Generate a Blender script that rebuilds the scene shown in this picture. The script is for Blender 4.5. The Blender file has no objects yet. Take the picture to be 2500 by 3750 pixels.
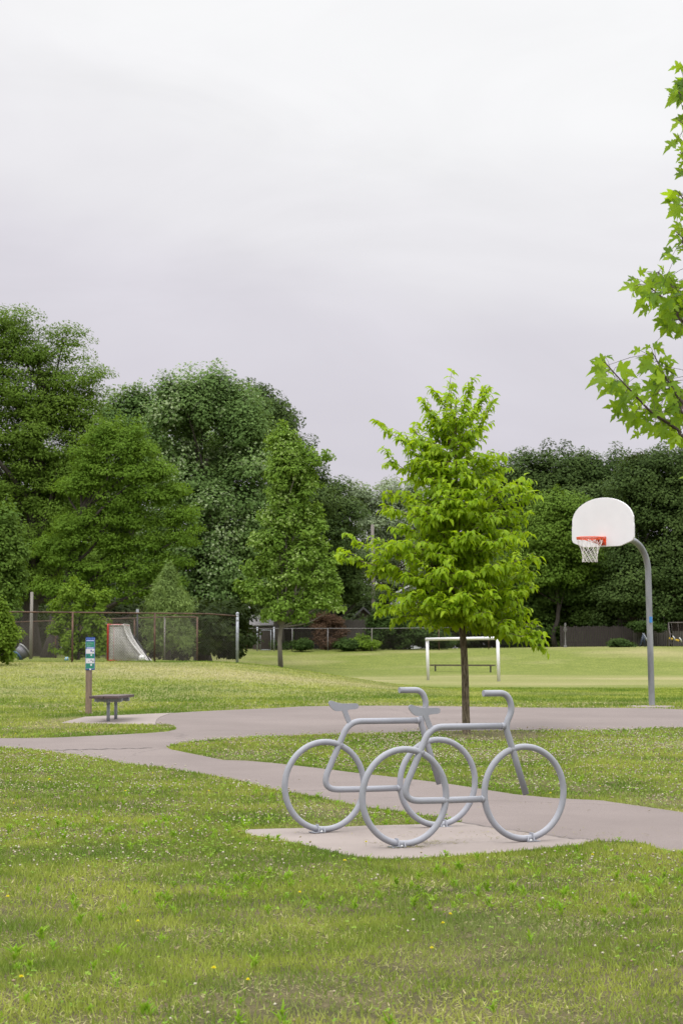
import bpy, bmesh, math, random
import numpy as np
from mathutils import Vector, Matrix, geometry
random.seed(7); RNG = np.random.default_rng(11)
SC = bpy.context.scene; COL = SC.collection
R = math.radians
# ------------------------------------------------------------------ camera constants (photo 2500 x 3750)
F = 7292.0; CH = 1.29; PITCH = math.atan(535 / F); K = 2500 / 1568.0
CP, SP = math.cos(PITCH), math.sin(PITCH)

def ray(px, py):
    x = (px - 1250) / F; z = (1875 - py) / F
    return np.array([x, CP - z * SP, SP + z * CP])
def at(px, py, D):                       # point at world depth D seen at a photo position
    r = ray(px, py); return np.array([0, 0, CH]) + r * (D / r[1])
def dat(x, y, D): return at(x * K, y * K, D)

# ------------------------------------------------------------------ terrain
def sstep(a, b, x):
    t = np.clip((x - a) / (b - a), 0, 1); return t * t * (3 - 2 * t)
_yy = np.arange(-60, 700, 0.5)
_bp = np.interp(_yy, [-60, 14, 20, 26, 31, 36.5, 42, 55, 75, 97, 113, 121, 134, 142, 700],
                [0, 0, .06, .16, .26, .385, .42, .34, .26, .22, .32, .52, 1.80, 1.95, 3.0])
_k = np.ones(9) / 9.0
_bp = np.convolve(np.pad(_bp, 4, mode='edge'), _k, mode='valid')
_bp[_yy < 15] = 0
_tp = np.interp(_yy, [-60, 60, 70, 90, 110, 135, 700], [1.14, 1.14, 1.2, 1.33, 1.6, 1.97, 3.0])
def H(x, y):
    x = np.asarray(x, float); y = np.asarray(y, float)
    b = np.interp(y, _yy, _bp); t = np.interp(y, _yy, _tp)
    xe = x + np.clip(y - 63, 0, 40) * 0.25
    w = (1 - sstep(-4.2, 3.8, xe)) * sstep(39, 61.5, y)
    r = sstep(3, 22, x) * sstep(118, 136, y) * 0.18
    return b + (t - b) * w + r
def G(px, py):                            # where the ray meets the terrain
    r = ray(px, py); o = np.array([0, 0, CH]); lo, hi = 4., 330.
    for k in range(4):
        D = np.linspace(lo, hi, 401 if k == 0 else 25); P = o[None] + r[None] * (D / r[1])[:, None]
        hit = np.nonzero(P[:, 2] <= H(P[:, 0], P[:, 1]))[0]
        if not len(hit): break
        i = hit[0]; lo, hi = D[max(i - 1, 0)], D[i]
    q = o + r * (hi / r[1])
    return np.array([q[0], q[1], float(H(q[0], q[1]))])
def dG(x, y): return G(x * K, y * K)
def onG(x, y): return np.array([x, y, float(H(x, y))])

# value noise for wear and plant density
_lat = np.random.default_rng(5).random((256, 256))
def vnoise(x, y, s, o=0):
    x = np.asarray(x, float) * s + o * 17.3; y = np.asarray(y, float) * s + o * 9.1
    xi = np.floor(x).astype(int); yi = np.floor(y).astype(int); fx = x - xi; fy = y - yi
    fx = fx * fx * (3 - 2 * fx); fy = fy * fy * (3 - 2 * fy)
    g = lambda a, b: _lat[a & 255, b & 255]
    return (g(xi, yi) * (1 - fx) + g(xi + 1, yi) * fx) * (1 - fy) + (g(xi, yi + 1) * (1 - fx) + g(xi + 1, yi + 1) * fx) * fy
def fbm(x, y, s, o=0): return (vnoise(x, y, s, o) * .55 + vnoise(x, y, s * 2.1, o + 1) * .3 + vnoise(x, y, s * 4.3, o + 2) * .15)
def dryness(x, y):
    n = fbm(x, y, .45, 3); n2 = fbm(x, y, .12, 7)
    near = np.clip((n - .54) * 3.0, 0, 1) * .7 * (1 - sstep(34, 46, y))
    wig = (fbm(x, y, .11, 4) - .5) * 9
    crest = sstep(51, 56, y + wig) * (1 - sstep(60, 63, y + wig * .5)) * (1 - sstep(0, 6, x)) * (.35 + .75 * fbm(x, y, .3, 9))
    wig2 = (fbm(x * .35, y, .10, 12) - .5) * 14
    pitch = .8 * sstep(74, 84, y + wig2) * (1 - sstep(108, 117, y + wig2)) * sstep(-6, 1, x) * (.05 + 1.0 * np.clip(fbm(x * .22, y, .35, 21), 0, 1))
    bank = sstep(118, 124, y) * np.clip((fbm(x * .5, y, .3, 31) - .5) * 3, 0, 1) * .45
    mid = sstep(34, 46, y) * np.clip((n2 - .48) * 1.6, 0, .3)
    return np.clip(near + crest * .5 + pitch * .66 + bank + mid, 0, 1)

# ------------------------------------------------------------------ object helpers
def tag(o, label=None, cat=None, group=None, kind=None):
    if label: o['label'] = label
    if cat: o['category'] = cat
    if group: o['group'] = group
    if kind: o['kind'] = kind
    return o
def thing(name, label, cat, loc=(0, 0, 0), rz=0.0, group=None):
    o = bpy.data.objects.new(name, None); COL.objects.link(o); o.location = loc; o.rotation_euler = (0, 0, rz); o.empty_display_size = .2
    return tag(o, label, cat, group)
def put(name, me, mat, parent=None, world=True):
    """link one mesh; its coordinates are world coordinates when world is True"""
    o = bpy.data.objects.new(name, me); COL.objects.link(o)
    if mat: me.materials.append(mat)
    if parent is not None:
        o.parent = parent
        if world:
            m = Matrix.LocRotScale(parent.location, parent.rotation_euler, None)
            p = parent.parent
            while p is not None:
                m = Matrix.LocRotScale(p.location, p.rotation_euler, None) @ m; p = p.parent
            me.transform(m.inverted())
    return o
def np_mesh(name, V, faces, smooth=False, attrs=None):
    """V (n,3); faces: list of (m,k) int arrays"""
    me = bpy.data.meshes.new(name); V = np.asarray(V, np.float32)
    me.vertices.add(len(V)); me.vertices.foreach_set('co', V.ravel())
    faces = [np.asarray(f, np.int32) for f in faces if len(f)]
    nl = sum(f.size for f in faces); npoly = sum(len(f) for f in faces)
    me.loops.add(nl); me.loops.foreach_set('vertex_index', np.concatenate([f.ravel() for f in faces]))
    me.polygons.add(npoly)
    tot = np.concatenate([np.full(len(f), f.shape[1], np.int32) for f in faces])
    st = np.concatenate([[0], np.cumsum(tot)[:-1]]).astype(np.int32)
    me.polygons.foreach_set('loop_start', st)
    try: me.polygons.foreach_set('loop_total', tot)
    except Exception: pass
    if smooth: me.polygons.foreach_set('use_smooth', np.ones(npoly, bool))
    for k, v in (attrs or {}).items():
        a = me.attributes.new(k, 'FLOAT', 'POINT'); a.data.foreach_set('value', np.asarray(v, np.float32))
    me.update(calc_edges=True); return me

class MB:
    def __init__(s): s.v = []; s.f = []; s.n = 0; s.sm = []
    def add(s, V, Fs, smooth=False):
        V = [tuple(map(float, p)) for p in V]
        s.v += V; s.f += [tuple(i + s.n for i in f) for f in Fs]; s.sm += [smooth] * len(Fs); s.n += len(V); return s
    def box(s, c, size, M=None, rz=0, rx=0, ry=0):
        hx, hy, hz = size[0] / 2, size[1] / 2, size[2] / 2
        V = [Vector((x, y, z)) for x in (-hx, hx) for y in (-hy, hy) for z in (-hz, hz)]
        if rz or rx or ry:
            e = Matrix.Rotation(rz, 3, 'Z') @ Matrix.Rotation(ry, 3, 'Y') @ Matrix.Rotation(rx, 3, 'X'); V = [e @ v for v in V]
        V = [v + Vector(c) for v in V]
        if M is not None: V = [M @ v for v in V]
        return s.add(V, [(0, 1, 3, 2), (4, 6, 7, 5), (0, 4, 5, 1), (2, 3, 7, 6), (0, 2, 6, 4), (1, 5, 7, 3)])
    def tube(s, pts, r, sides=12, closed=False, caps=True):
        P = [Vector(p) for p in pts]; n = len(P); rr = r if hasattr(r, '__len__') else [r] * n
        T = []
        for i in range(n):
            a = P[(i - 1) % n] if (closed or i > 0) else P[i]; b = P[(i + 1) % n] if (closed or i < n - 1) else P[i]
            t = (b - a); T.append(t.normalized() if t.length > 1e-9 else Vector((0, 0, 1)))
        up = Vector((0, 0, 1)) if abs(T[0].z) < .9 else Vector((1, 0, 0))
        u = T[0].cross(up).normalized(); V = []
        for i in range(n):
            u = (u - T[i] * u.dot(T[i])).normalized(); w = T[i].cross(u)
            for k in range(sides):
                a = 2 * math.pi * k / sides; V.append(P[i] + (u * math.cos(a) + w * math.sin(a)) * rr[i])
        Fs = []
        for i in range(n if closed else n - 1):
            j = (i + 1) % n
            for k in range(sides):
                k2 = (k + 1) % sides; Fs.append((i * sides + k, i * sides + k2, j * sides + k2, j * sides + k))
        s.add(V, Fs, True)
        if caps and not closed:
            b = s.n - len(V)
            s.f.append(tuple(b + k for k in reversed(range(sides)))); s.f.append(tuple(b + (n - 1) * sides + k for k in range(sides))); s.sm += [False, False]
        return s
    def prism(s, outline, d, M=None):
        """outline in local x,z ; thickness d along local y ; M places it"""
        n = len(outline); V = [Vector((x, -d / 2, z)) for x, z in outline] + [Vector((x, d / 2, z)) for x, z in outline]
        if M is not None: V = [M @ v for v in V]
        Fs = [tuple(range(n)), tuple(reversed(range(n, 2 * n)))] + [(i, n + i, n + (i + 1) % n, (i + 1) % n) for i in range(n)]
        return s.add(V, Fs)
    def lathe(s, prof, M=None, sides=24):
        V = [Vector((r * math.cos(2 * math.pi * k / sides), r * math.sin(2 * math.pi * k / sides), z)) for r, z in prof for k in range(sides)]
        if M is not None: V = [M @ v for v in V]
        Fs = [(i * sides + k, i * sides + (k + 1) % sides, (i + 1) * sides + (k + 1) % sides, (i + 1) * sides + k) for i in range(len(prof) - 1) for k in range(sides)]
        return s.add(V, Fs, True)
    def build(s, name, mat, parent=None, world=True, bevel=0):
        me = bpy.data.meshes.new(name); me.from_pydata(s.v, [], s.f)
        me.polygons.foreach_set('use_smooth', np.array(s.sm, bool)); me.update()
        bm = bmesh.new(); bm.from_mesh(me); bmesh.ops.recalc_face_normals(bm, faces=bm.faces)
        if bevel:
            es = [e for e in bm.edges if len(e.link_faces) == 2 and e.calc_face_angle(0) > .6]
            bmesh.ops.bevel(bm, geom=es, offset=bevel, segments=2, profile=.6, affect='EDGES', clamp_overlap=True)
        bm.to_mesh(me); bm.free()
        return put(name, me, mat, parent, world)
def smooth_path(pts, n=8, closed=False):
    P = [np.array(p, float) for p in pts]; m = len(P); out = []
    for i in range(m if closed else m - 1):
        a = P[(i - 1) % m] if closed or i > 0 else P[i]; b = P[i]; c = P[(i + 1) % m]; d = P[(i + 2) % m] if closed or i + 2 < m else c
        for k in range(n):
            t = k / n
            out.append(.5 * ((2 * b) + (-a + c) * t + (2 * a - 5 * b + 4 * c - d) * t * t + (-a + 3 * b - 3 * c + d) * t ** 3))
    if not closed: out.append(P[-1])
    return out
def rounded(pts, rad, n=6):
    """polyline with rounded corners; rad per inner vertex"""
    P = [np.array(p, float) for p in pts]; out = [P[0]]
    for i in range(1, len(P) - 1):
        r = rad[i - 1] if hasattr(rad, '__len__') else rad
        a = (P[i - 1] - P[i]); b = (P[i + 1] - P[i]); la, lb = np.linalg.norm(a), np.linalg.norm(b); r2 = min(r, la * .49, lb * .49)
        s, e = P[i] + a / la * r2, P[i] + b / lb * r2
        for k in range(n + 1):
            t = k / n; out.append((1 - t) ** 2 * s + 2 * t * (1 - t) * P[i] + t * t * e)
    out.append(P[-1]); return out

# ------------------------------------------------------------------ materials
def newmat(name):
    m = bpy.data.materials.new(name); m.use_nodes = True; nt = m.node_tree; b = nt.nodes['Principled BSDF']; return m, nt, b
def node(nt, typ, **kw):
    n = nt.nodes.new(typ)
    for k, v in kw.items():
        if k.startswith('i_'): n.inputs[k[2:].replace('_', ' ')].default_value = v
        else: setattr(n, k, v)
    return n
def mixc(nt, fac, a, b, mode='MIX'):
    n = nt.nodes.new('ShaderNodeMix'); n.data_type = 'RGBA'; n.blend_type = mode
    for sock, v in ((n.inputs[0], fac), (n.inputs[6], a), (n.inputs[7], b)):
        if hasattr(v, 'links') or hasattr(v, 'is_linked'): nt.links.new(v, sock)
        elif isinstance(v, (int, float)): sock.default_value = v
        else: sock.default_value = (*v, 1)
    return n.outputs[2]
def ramp(nt, fac, a, b, lo=0., hi=1.):
    n = nt.nodes.new('ShaderNodeMapRange'); nt.links.new(fac, n.inputs[0]); n.inputs[1].default_value = a; n.inputs[2].default_value = b
    n.inputs[3].default_value = lo; n.inputs[4].default_value = hi; return n.outputs[0]
def noise(nt, scale, detail=3, rough=.55, vec=None, dist=0):
    n = node(nt, 'ShaderNodeTexNoise'); n.inputs['Scale'].default_value = scale; n.inputs['Detail'].default_value = detail
    n.inputs['Roughness'].default_value = rough; n.inputs['Distortion'].default_value = dist
    if vec is not None: nt.links.new(vec, n.inputs['Vector'])
    return n.outputs['Fac']
def wpos(nt): return node(nt, 'ShaderNodeNewGeometry').outputs['Position']
def scaled(nt, vec, s):
    n = node(nt, 'ShaderNodeMapping'); nt.links.new(vec, n.inputs['Vector']); n.inputs['Scale'].default_value = s; return n.outputs[0]
def bump(nt, b, h, strength, dist):
    n = node(nt, 'ShaderNodeBump'); n.inputs['Strength'].default_value = strength; n.inputs['Distance'].default_value = dist
    nt.links.new(h, n.inputs['Height']); nt.links.new(n.outputs[0], b.inputs['Normal'])
def surf(name, col, rough=.6, metal=0., var=.15, scale=6., bumps=0., bscale=40., spec=.5, dark=None, stretch=None):
    m, nt, b = newmat(name); p = wpos(nt)
    q = scaled(nt, p, stretch) if stretch else p
    f = noise(nt, scale, 5, .6, q)
    d = dark or tuple(c * (1 - 2.2 * var) for c in col); l = tuple(min(1, c * (1 + var)) for c in col)
    c = mixc(nt, ramp(nt, f, .3, .7), d, l); nt.links.new(c, b.inputs['Base Color'])
    b.inputs['Roughness'].default_value = rough; b.inputs['Metallic'].default_value = metal; b.inputs['Specular IOR Level'].default_value = spec
    if bumps: bump(nt, b, noise(nt, bscale, 4, .6, q), bumps, .01)
    return m
def leafmat(name, dark, light, trans=.35, pale=None, rough=.7, scale=.35, spec=.08):
    m, nt, b = newmat(name); a = node(nt, 'ShaderNodeAttribute', attribute_name='rnd').outputs['Fac']
    f = noise(nt, scale, 2, .5, wpos(nt))
    c = mixc(nt, a, dark, light); c = mixc(nt, ramp(nt, f, .35, .65, 0, .5), c, tuple(x * .75 for x in dark))
    if pale:
        g = node(nt, 'ShaderNodeMath', operation='GREATER_THAN'); nt.links.new(a, g.inputs[0]); g.inputs[1].default_value = .78
        c = mixc(nt, g.outputs[0], c, pale)
    nt.links.new(c, b.inputs['Base Color']); b.inputs['Roughness'].default_value = rough; b.inputs['Specular IOR Level'].default_value = spec
    t = node(nt, 'ShaderNodeBsdfTranslucent'); tc = mixc(nt, .5, c, (light[0] * 1.3, light[1] * 1.25, light[2] * .5)); nt.links.new(tc, t.inputs[0])
    mx = node(nt, 'ShaderNodeMixShader'); mx.inputs[0].default_value = trans
    nt.links.new(b.outputs[0], mx.inputs[1]); nt.links.new(t.outputs[0], mx.inputs[2])
    nt.links.new(mx.outputs[0], nt.nodes['Material Output'].inputs[0]); return m

def lawn_colour(nt, kind):
    p = wpos(nt); dry = node(nt, 'ShaderNodeAttribute', attribute_name='dry').outputs['Fac']
    a = noise(nt, 1.1, 5, .62, p); b = noise(nt, 3.2, 4, .6, p)
    if kind == 'blade':
        rnd = node(nt, 'ShaderNodeAttribute', attribute_name='rnd').outputs['Fac']
        c = mixc(nt, ramp(nt, a, .40, .60), (.140, .222, .022), (.345, .400, .064))
        c = mixc(nt, ramp(nt, rnd, .45, 1, 0, .75), c, (.46, .485, .125))
        lush = noise(nt, .42, 3, .5, scaled(nt, p, (1, .7, 1))); c = mixc(nt, ramp(nt, lush, .44, .62, 0, .75), c, (.092, .180, .020)); c = mixc(nt, ramp(nt, lush, .42, .30, 0, .5), c, (.33, .38, .06))
        d = node(nt, 'ShaderNodeMath', operation='MULTIPLY_ADD'); nt.links.new(dry, d.inputs[0]); d.inputs[1].default_value = .85; nt.links.new(ramp(nt, rnd, 0, .4, .12, -.08), d.inputs[2])
        d.use_clamp = True
        return mixc(nt, d.outputs[0], c, (.58, .51, .28))
    cov = node(nt, 'ShaderNodeAttribute', attribute_name='cover').outputs['Fac']
    fine = noise(nt, 9, 6, .75, scaled(nt, p, (1, .55, 1))); micro = noise(nt, 60, 3, .7, p)
    c = mixc(nt, ramp(nt, a, .35, .65), (.150, .186, .031), (.225, .252, .056))
    c = mixc(nt, ramp(nt, fine, .35, .68), tuple(x * .62 for x in (.135, .17, .030)), c)
    c = mixc(nt, ramp(nt, fine, .6, .8, 0, .55), c, (.27, .29, .08))
    c = mixc(nt, dry, c, mixc(nt, ramp(nt, fine, .3, .7), (.235, .20, .10), (.37, .32, .175)))
    soil = mixc(nt, ramp(nt, b, .35, .65), (.080, .072, .030), (.210, .165, .090))
    soil = mixc(nt, ramp(nt, micro, .35, .7), soil, (.045, .048, .018))
    soil = mixc(nt, ramp(nt, dry, .3, 1, 0, .6), soil, (.25, .19, .11))
    return mixc(nt, cov, soil, c)

# ------------------------------------------------------------------ leaf / blade builders
def norm(v): return v / np.maximum(np.linalg.norm(v, axis=-1, keepdims=True), 1e-9)
def rdir(n, rng=RNG): return norm(rng.normal(size=(n, 3)))
T_QUAD = (np.array([[0, 0, 0], [.45, -.5, .06], [1, 0, -.06], [.45, .5, .06]]), [np.array([[0, 1, 2, 3]])])
T_LANCE = (np.array([[0, 0, 0], [.34, 0, .03], [.70, 0, -.03], [1.0, 0, -.16], [.30, -.5, .13], [.68, -.34, .03], [.30, .5, .13], [.68, .34, .03]]),
           [np.array([[0, 4, 1], [0, 1, 6], [5, 3, 2], [2, 3, 7]]), np.array([[4, 5, 2, 1], [1, 2, 7, 6]])])
T_BLADE = (np.array([[0, -.5, 0], [0, .5, 0], [.55, .36, .05], [.55, -.36, .05], [1, 0, .22]]), [np.array([[3, 2, 4]]), np.array([[0, 1, 2, 3]])])
_h = [(.0, .0), (.13, -.03), (.36, -.01), (.42, .03), (.33, .08), (.34, .12), (.24, .16), (.40, .20), (.52, .27), (.55, .33), (.68, .43), (.54, .43), (.50, .48), (.42, .43), (.40, .48), (.28, .42),
      (.14, .40), (.16, .52), (.28, .62), (.20, .64), (.19, .72), (.12, .76), (.09, .86), (.0, 1.04)]
_m = [(0, .75), (0, .5), (0, .25)]
def _maple():
    V = []
    z = lambda s, a: .22 * abs(s) - .16 * a * a - .22 * s * s
    right = [(a, s, z(s, a)) for s, a in _h] + [(a, 0, z(0, a)) for _, a in _m]
    left = [(a, -s, z(s, a)) for s, a in _h] + [(a, 0, z(0, a)) for _, a in _m]
    n = len(right); V = right + left
    return np.array(V), [np.array([list(range(n)), list(reversed(range(n, 2 * n)))])]
T_MAPLE = _maple()
def instances(tpl, P, A, N, L, W, Z=1.0):
    tv, tf = tpl; n = len(P); A = norm(A); S = norm(np.cross(A, N)); N2 = np.cross(S, A)
    L = np.broadcast_to(L, (n,))[:, None, None]; W = np.broadcast_to(W, (n,))[:, None, None]
    V = P[:, None, :] + A[:, None, :] * (tv[None, :, 0:1] * L) + S[:, None, :] * (tv[None, :, 1:2] * W) + N2[:, None, :] * (tv[None, :, 2:3] * L * np.broadcast_to(Z, (n,))[:, None, None])
    k = len(tv); off = (np.arange(n) * k)[:, None, None]
    return V.reshape(-1, 3), [(f[None] + off).reshape(-1, f.shape[1]) for f in tf], k
def leaf_mesh(name, tpl, P, A, N, L, W, rnd, extra=None, Z=1.0):
    V, Fs, k = instances(tpl, P, A, N, L, W, Z); at_ = {'rnd': np.repeat(rnd, k)}
    for kk, v in (extra or {}).items(): at_[kk] = np.repeat(v, k)
    return np_mesh(name, V, Fs, False, at_)

def clump_crown(lobes, n_clumps, per, cr, ls, seed, up=.9, asp=.75, flat=.55, shell=.72, droop=0., spike=0.):
    """lobes: list of (centre(3), radii(3)); returns leaf arrays and the clump centres"""
    rng = np.random.default_rng(seed); n_clumps = int(n_clumps * 1.6); per *= 1.15; cr *= .74; ls *= .78; vol = np.array([r[0] * r[2] for c, r in lobes]); w = vol / vol.sum()
    C = []; O = []
    for (c, r), ww in zip(lobes, w):
        m = max(3, int(round(n_clumps * ww))); d = rdir(m, rng)
        rad = np.where(rng.random(m) < shell, rng.uniform(.78, 1.05, m) + rng.normal(0, .08, m).clip(0), rng.uniform(.25, .78, m))
        C.append(np.array(c)[None] + d * np.array(r)[None] * rad[:, None]); O.append(d)
    C = np.concatenate(C); O = np.concatenate(O); m = len(C)
    sz = cr * rng.uniform(.6, 1.35, m); cnt = np.maximum(8, (per * (sz / cr) ** 2)).astype(int)
    idx = np.repeat(np.arange(m), cnt); n = len(idx)
    d = rdir(n, rng) * (rng.random((n, 1)) ** .33); d[:, 2] = np.where(d[:, 2] < 0, d[:, 2] * .6, d[:, 2])
    sp = (rng.random(m) < spike)[idx][:, None]; C = C * 1.0
    P = C[idx] + d * sz[idx][:, None] * np.where(sp, np.array([.55, .55, 1.0])[None], np.array([1, 1, flat])[None])
    P[:, 2] += (sp[:, 0] * sz[idx] * .35)
    P[:, 2] -= droop * np.linalg.norm(d[:, :2], axis=1) ** 2 * sz[idx]
    N = norm(np.array([0, 0, up * .75])[None] + O[idx] * .45 + d * 1.0 + rdir(n, rng) * .33)
    A = norm(np.cross(N, rdir(n, rng)) + d * .5 + np.array([0, 0, -.15])[None])
    L = ls * rng.uniform(.7, 1.35, n); rnd = np.clip(rng.random(n) * .45 + rng.random(m)[idx] * .55, 0, 1)
    return P, A, N, L, L * asp, rnd, C
def limbs(mb, base, top, r0, targets, rng, sides=8):
    """tapered trunk and limbs reaching to targets"""
    base = np.array(base, float); top = np.array(top, float); n = 9
    pts = []; wob = rng.normal(size=(n, 3)) * np.array([1, 1, 0]) * np.linalg.norm(top - base) * .012
    for i in range(n): t = i / (n - 1); pts.append(base + (top - base) * t + wob[i] * (t > 0))
    rr = [r0 * (1.25 if i == 0 else 1) * (1 - .8 * i / (n - 1)) for i in range(n)]
    mb.tube(pts, rr, sides)
    for q in targets:
        q = np.array(q, float); hq = np.clip((q[2] - base[2]) / max(.1, top[2] - base[2]) - rng.uniform(.15, .4), .18, .85)
        i = hq * (n - 1); i0 = int(i); s = pts[i0] + (pts[min(i0 + 1, n - 1)] - pts[i0]) * (i - i0); r = rr[i0] * .55
        mid = (s + q) / 2 + np.array([0, 0, -.06 * np.linalg.norm(q - s)]) + rng.normal(size=3) * .04 * np.linalg.norm(q - s)
        P = smooth_path([s, mid, q], 4); mb.tube(P, list(np.linspace(r, max(.012, r * .18), len(P))), 6, caps=False)
def tree(name, label, cat, D, lobes_d, base_px, mats, trunk_r, n_clumps, per, cr, ls, seed, group=None, up=.9, asp=.75, flat=.55, shell=.72, droop=0., depth=1.0, n_limb=14, ztop=.72, spike=0.):
    """lobes_d: (cx, cy, rx, ry[, depth offset in metres]) as seen in the 1568-wide photo, at distance D"""
    rng = np.random.default_rng(seed + 100); lobes = []
    for l in lobes_d:
        dz = l[4] if len(l) > 4 else 0; Dl = D + dz; c = dat(l[0], l[1], Dl); s = K / F * Dl
        rx, rz_ = l[2] * s, l[3] * s; lobes.append((c, (rx, (rx + rz_) / 2 * depth, rz_)))
    bx = dat(base_px, 1500, D); base = onG(bx[0], D)
    t = thing(name, label, cat, tuple(base), 0, group)
    P, A, N, L, W, rnd, C = clump_crown(lobes, n_clumps, per, cr, ls, seed, up, asp, flat, shell, droop, spike)
    gz = H(P[:, 0], P[:, 1]) + .05; ok = P[:, 2] > gz; P, A, N, L, W, rnd = P[ok], A[ok], N[ok], L[ok], W[ok], rnd[ok]
    put('crown', leaf_mesh('crown', T_QUAD, P, A, N, L, W, rnd), mats[0], t)
    zt = max(c[2] + r[2] for c, r in lobes); cx = np.mean([c[0] for c, r in lobes])
    top = np.array([base[0] * .5 + cx * .5, D, base[2] + (zt - base[2]) * ztop])
    mb = MB(); tg = list(C[rng.choice(len(C), min(n_limb, len(C)), replace=False)])
    b2 = base.copy(); b2[2] -= .1; limbs(mb, b2, top, trunk_r, tg, rng); mb.build('trunk', mats[1], t)
    return t
# ================================================================== SKY, SUN, CAMERA
def build_light():
    w = bpy.data.worlds.new('World'); SC.world = w; w.use_nodes = True; nt = w.node_tree; nt.nodes.clear()
    el, rot = R(58), R(205)
    sky = node(nt, 'ShaderNodeTexSky', sky_type='NISHITA'); sky.sun_disc = False; sky.sun_elevation = el; sky.sun_rotation = rot
    b1 = node(nt, 'ShaderNodeBackground'); nt.links.new(sky.outputs[0], b1.inputs[0]); b1.inputs[1].default_value = .10
    # overcast cloud deck: brightness by height above the horizon, drifting banks from noise
    g = node(nt, 'ShaderNodeTexCoord').outputs['Generated']; sx = node(nt, 'ShaderNodeSeparateXYZ'); nt.links.new(g, sx.inputs[0])
    n1 = noise(nt, 3.2, 5, .5, scaled(nt, g, (1, 1, 1.9)), .5); n2 = noise(nt, 7, 4, .5, scaled(nt, g, (1, 1, 2.4)), .3)
    ad = node(nt, 'ShaderNodeMath', operation='MULTIPLY_ADD'); nt.links.new(n1, ad.inputs[0]); ad.inputs[1].default_value = .16; nt.links.new(sx.outputs[2], ad.inputs[2])
    ad2 = node(nt, 'ShaderNodeMath', operation='MULTIPLY_ADD'); nt.links.new(n2, ad2.inputs[0]); ad2.inputs[1].default_value = .05; nt.links.new(ad.outputs[0], ad2.inputs[2])
    xs = node(nt, 'ShaderNodeMath', operation='MULTIPLY_ADD'); nt.links.new(sx.outputs[0], xs.inputs[0]); xs.inputs[1].default_value = .16; nt.links.new(ad2.outputs[0], xs.inputs[2])
    cr = node(nt, 'ShaderNodeValToRGB'); nt.links.new(xs.outputs[0], cr.inputs[0]); e = cr.color_ramp; e.interpolation = 'EASE'
    stops = [(.0, (.68, .66, .695)), (.13, (.715, .684, .735)), (.20, (.69, .661, .724)), (.26, (.725, .70, .757)), (.34, (.845, .832, .862)), (.43, (.96, .96, .968)), (.62, (1.0, 1.0, 1.0)), (1.0, (1.0, 1.0, 1.0))]
    while len(e.elements) < len(stops): e.elements.new(.5)
    for el_, (p, c) in zip(e.elements, stops): el_.position = p; el_.color = (*c, 1)
    zb = ramp(nt, sx.outputs[2], .34, .80, 1.0, 3.1)
    n3 = ramp(nt, noise(nt, 5.5, 6, .55, scaled(nt, g, (1, 1, 2.6)), .9), .3, .7, .955, 1.035); cc = mixc(nt, 1.0, cr.outputs[0], n3, 'MULTIPLY')
    b2 = node(nt, 'ShaderNodeBackground'); nt.links.new(cc, b2.inputs[0]); nt.links.new(zb, b2.inputs[1])
    mx = node(nt, 'ShaderNodeMixShader'); mx.inputs[0].default_value = .97
    nt.links.new(b1.outputs[0], mx.inputs[1]); nt.links.new(b2.outputs[0], mx.inputs[2])
    o = node(nt, 'ShaderNodeOutputWorld'); nt.links.new(mx.outputs[0], o.inputs[0])
    L = bpy.data.lights.new('sun', 'SUN'); L.energy = 1.5; L.angle = R(14); L.color = (1, .965, .91)
    lo = bpy.data.objects.new('sun', L); COL.objects.link(lo); lo['kind'] = 'helper'
    d = Vector((math.sin(rot) * math.cos(el), math.cos(rot) * math.cos(el), math.sin(el)))   # towards the sun
    lo.rotation_euler = d.to_track_quat('Z', 'Y').to_euler(); lo.location = (0, 0, 60)
    cam = bpy.data.cameras.new('camera'); co = bpy.data.objects.new('camera', cam); COL.objects.link(co)
    cam.sensor_fit = 'VERTICAL'; cam.sensor_height = 36; cam.lens = F * 36 / 3750; cam.clip_end = 3000; cam.clip_start = .1
    cam.dof.use_dof = True; cam.dof.focus_distance = 15.0; cam.dof.aperture_fstop = 11
    co.location = (0, 0, CH); co.rotation_euler = (R(90) + PITCH, 0, 0); SC.camera = co
    vs = SC.view_settings; vs.view_transform = 'Standard'; vs.look = 'None'; vs.exposure = 0; vs.gamma = 1; vs.use_curve_mapping = False
    SC.cycles.max_bounces = 8; SC.cycles.transparent_max_bounces = 8; SC.cycles.use_denoising = True
build_light()

# ================================================================== GROUND SHEET
def build_ground():
    ys = np.concatenate([np.arange(-40, 4, 4.), np.arange(4, 46, .14), np.arange(46, 142, .45), 142 + np.cumsum(np.geomspace(.6, 60, 40))])
    xn = np.arange(0, 14, .16); xo = 14 + np.cumsum(np.geomspace(.3, 70, 42)); xp = np.concatenate([xn, xo]); xs = np.concatenate([-xp[:0:-1], xp])
    X, Y = np.meshgrid(xs, ys); V = np.stack([X, Y, H(X, Y)], -1).reshape(-1, 3); ny, nx = X.shape
    i = (np.arange(ny - 1)[:, None] * nx + np.arange(nx - 1)[None]).ravel(); f = np.stack([i, i + 1, i + nx + 1, i + nx], -1)
    x, y = V[:, 0], V[:, 1]
    me = np_mesh('ground', V, [f], True, {'dry': dryness(x, y), 'cover': sstep(24, 50, y)})
    m, nt, b = newmat('lawn_ground'); nt.links.new(lawn_colour(nt, 'ground'), b.inputs['Base Color']); b.inputs['Roughness'].default_value = .9; b.inputs['Specular IOR Level'].default_value = .15
    bump(nt, b, noise(nt, 22, 5, .75, wpos(nt)), .9, .035)
    o = put('ground', me, m); tag(o, 'green park lawn sloping up to the houses', 'lawn', kind='structure')
build_ground()

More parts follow.
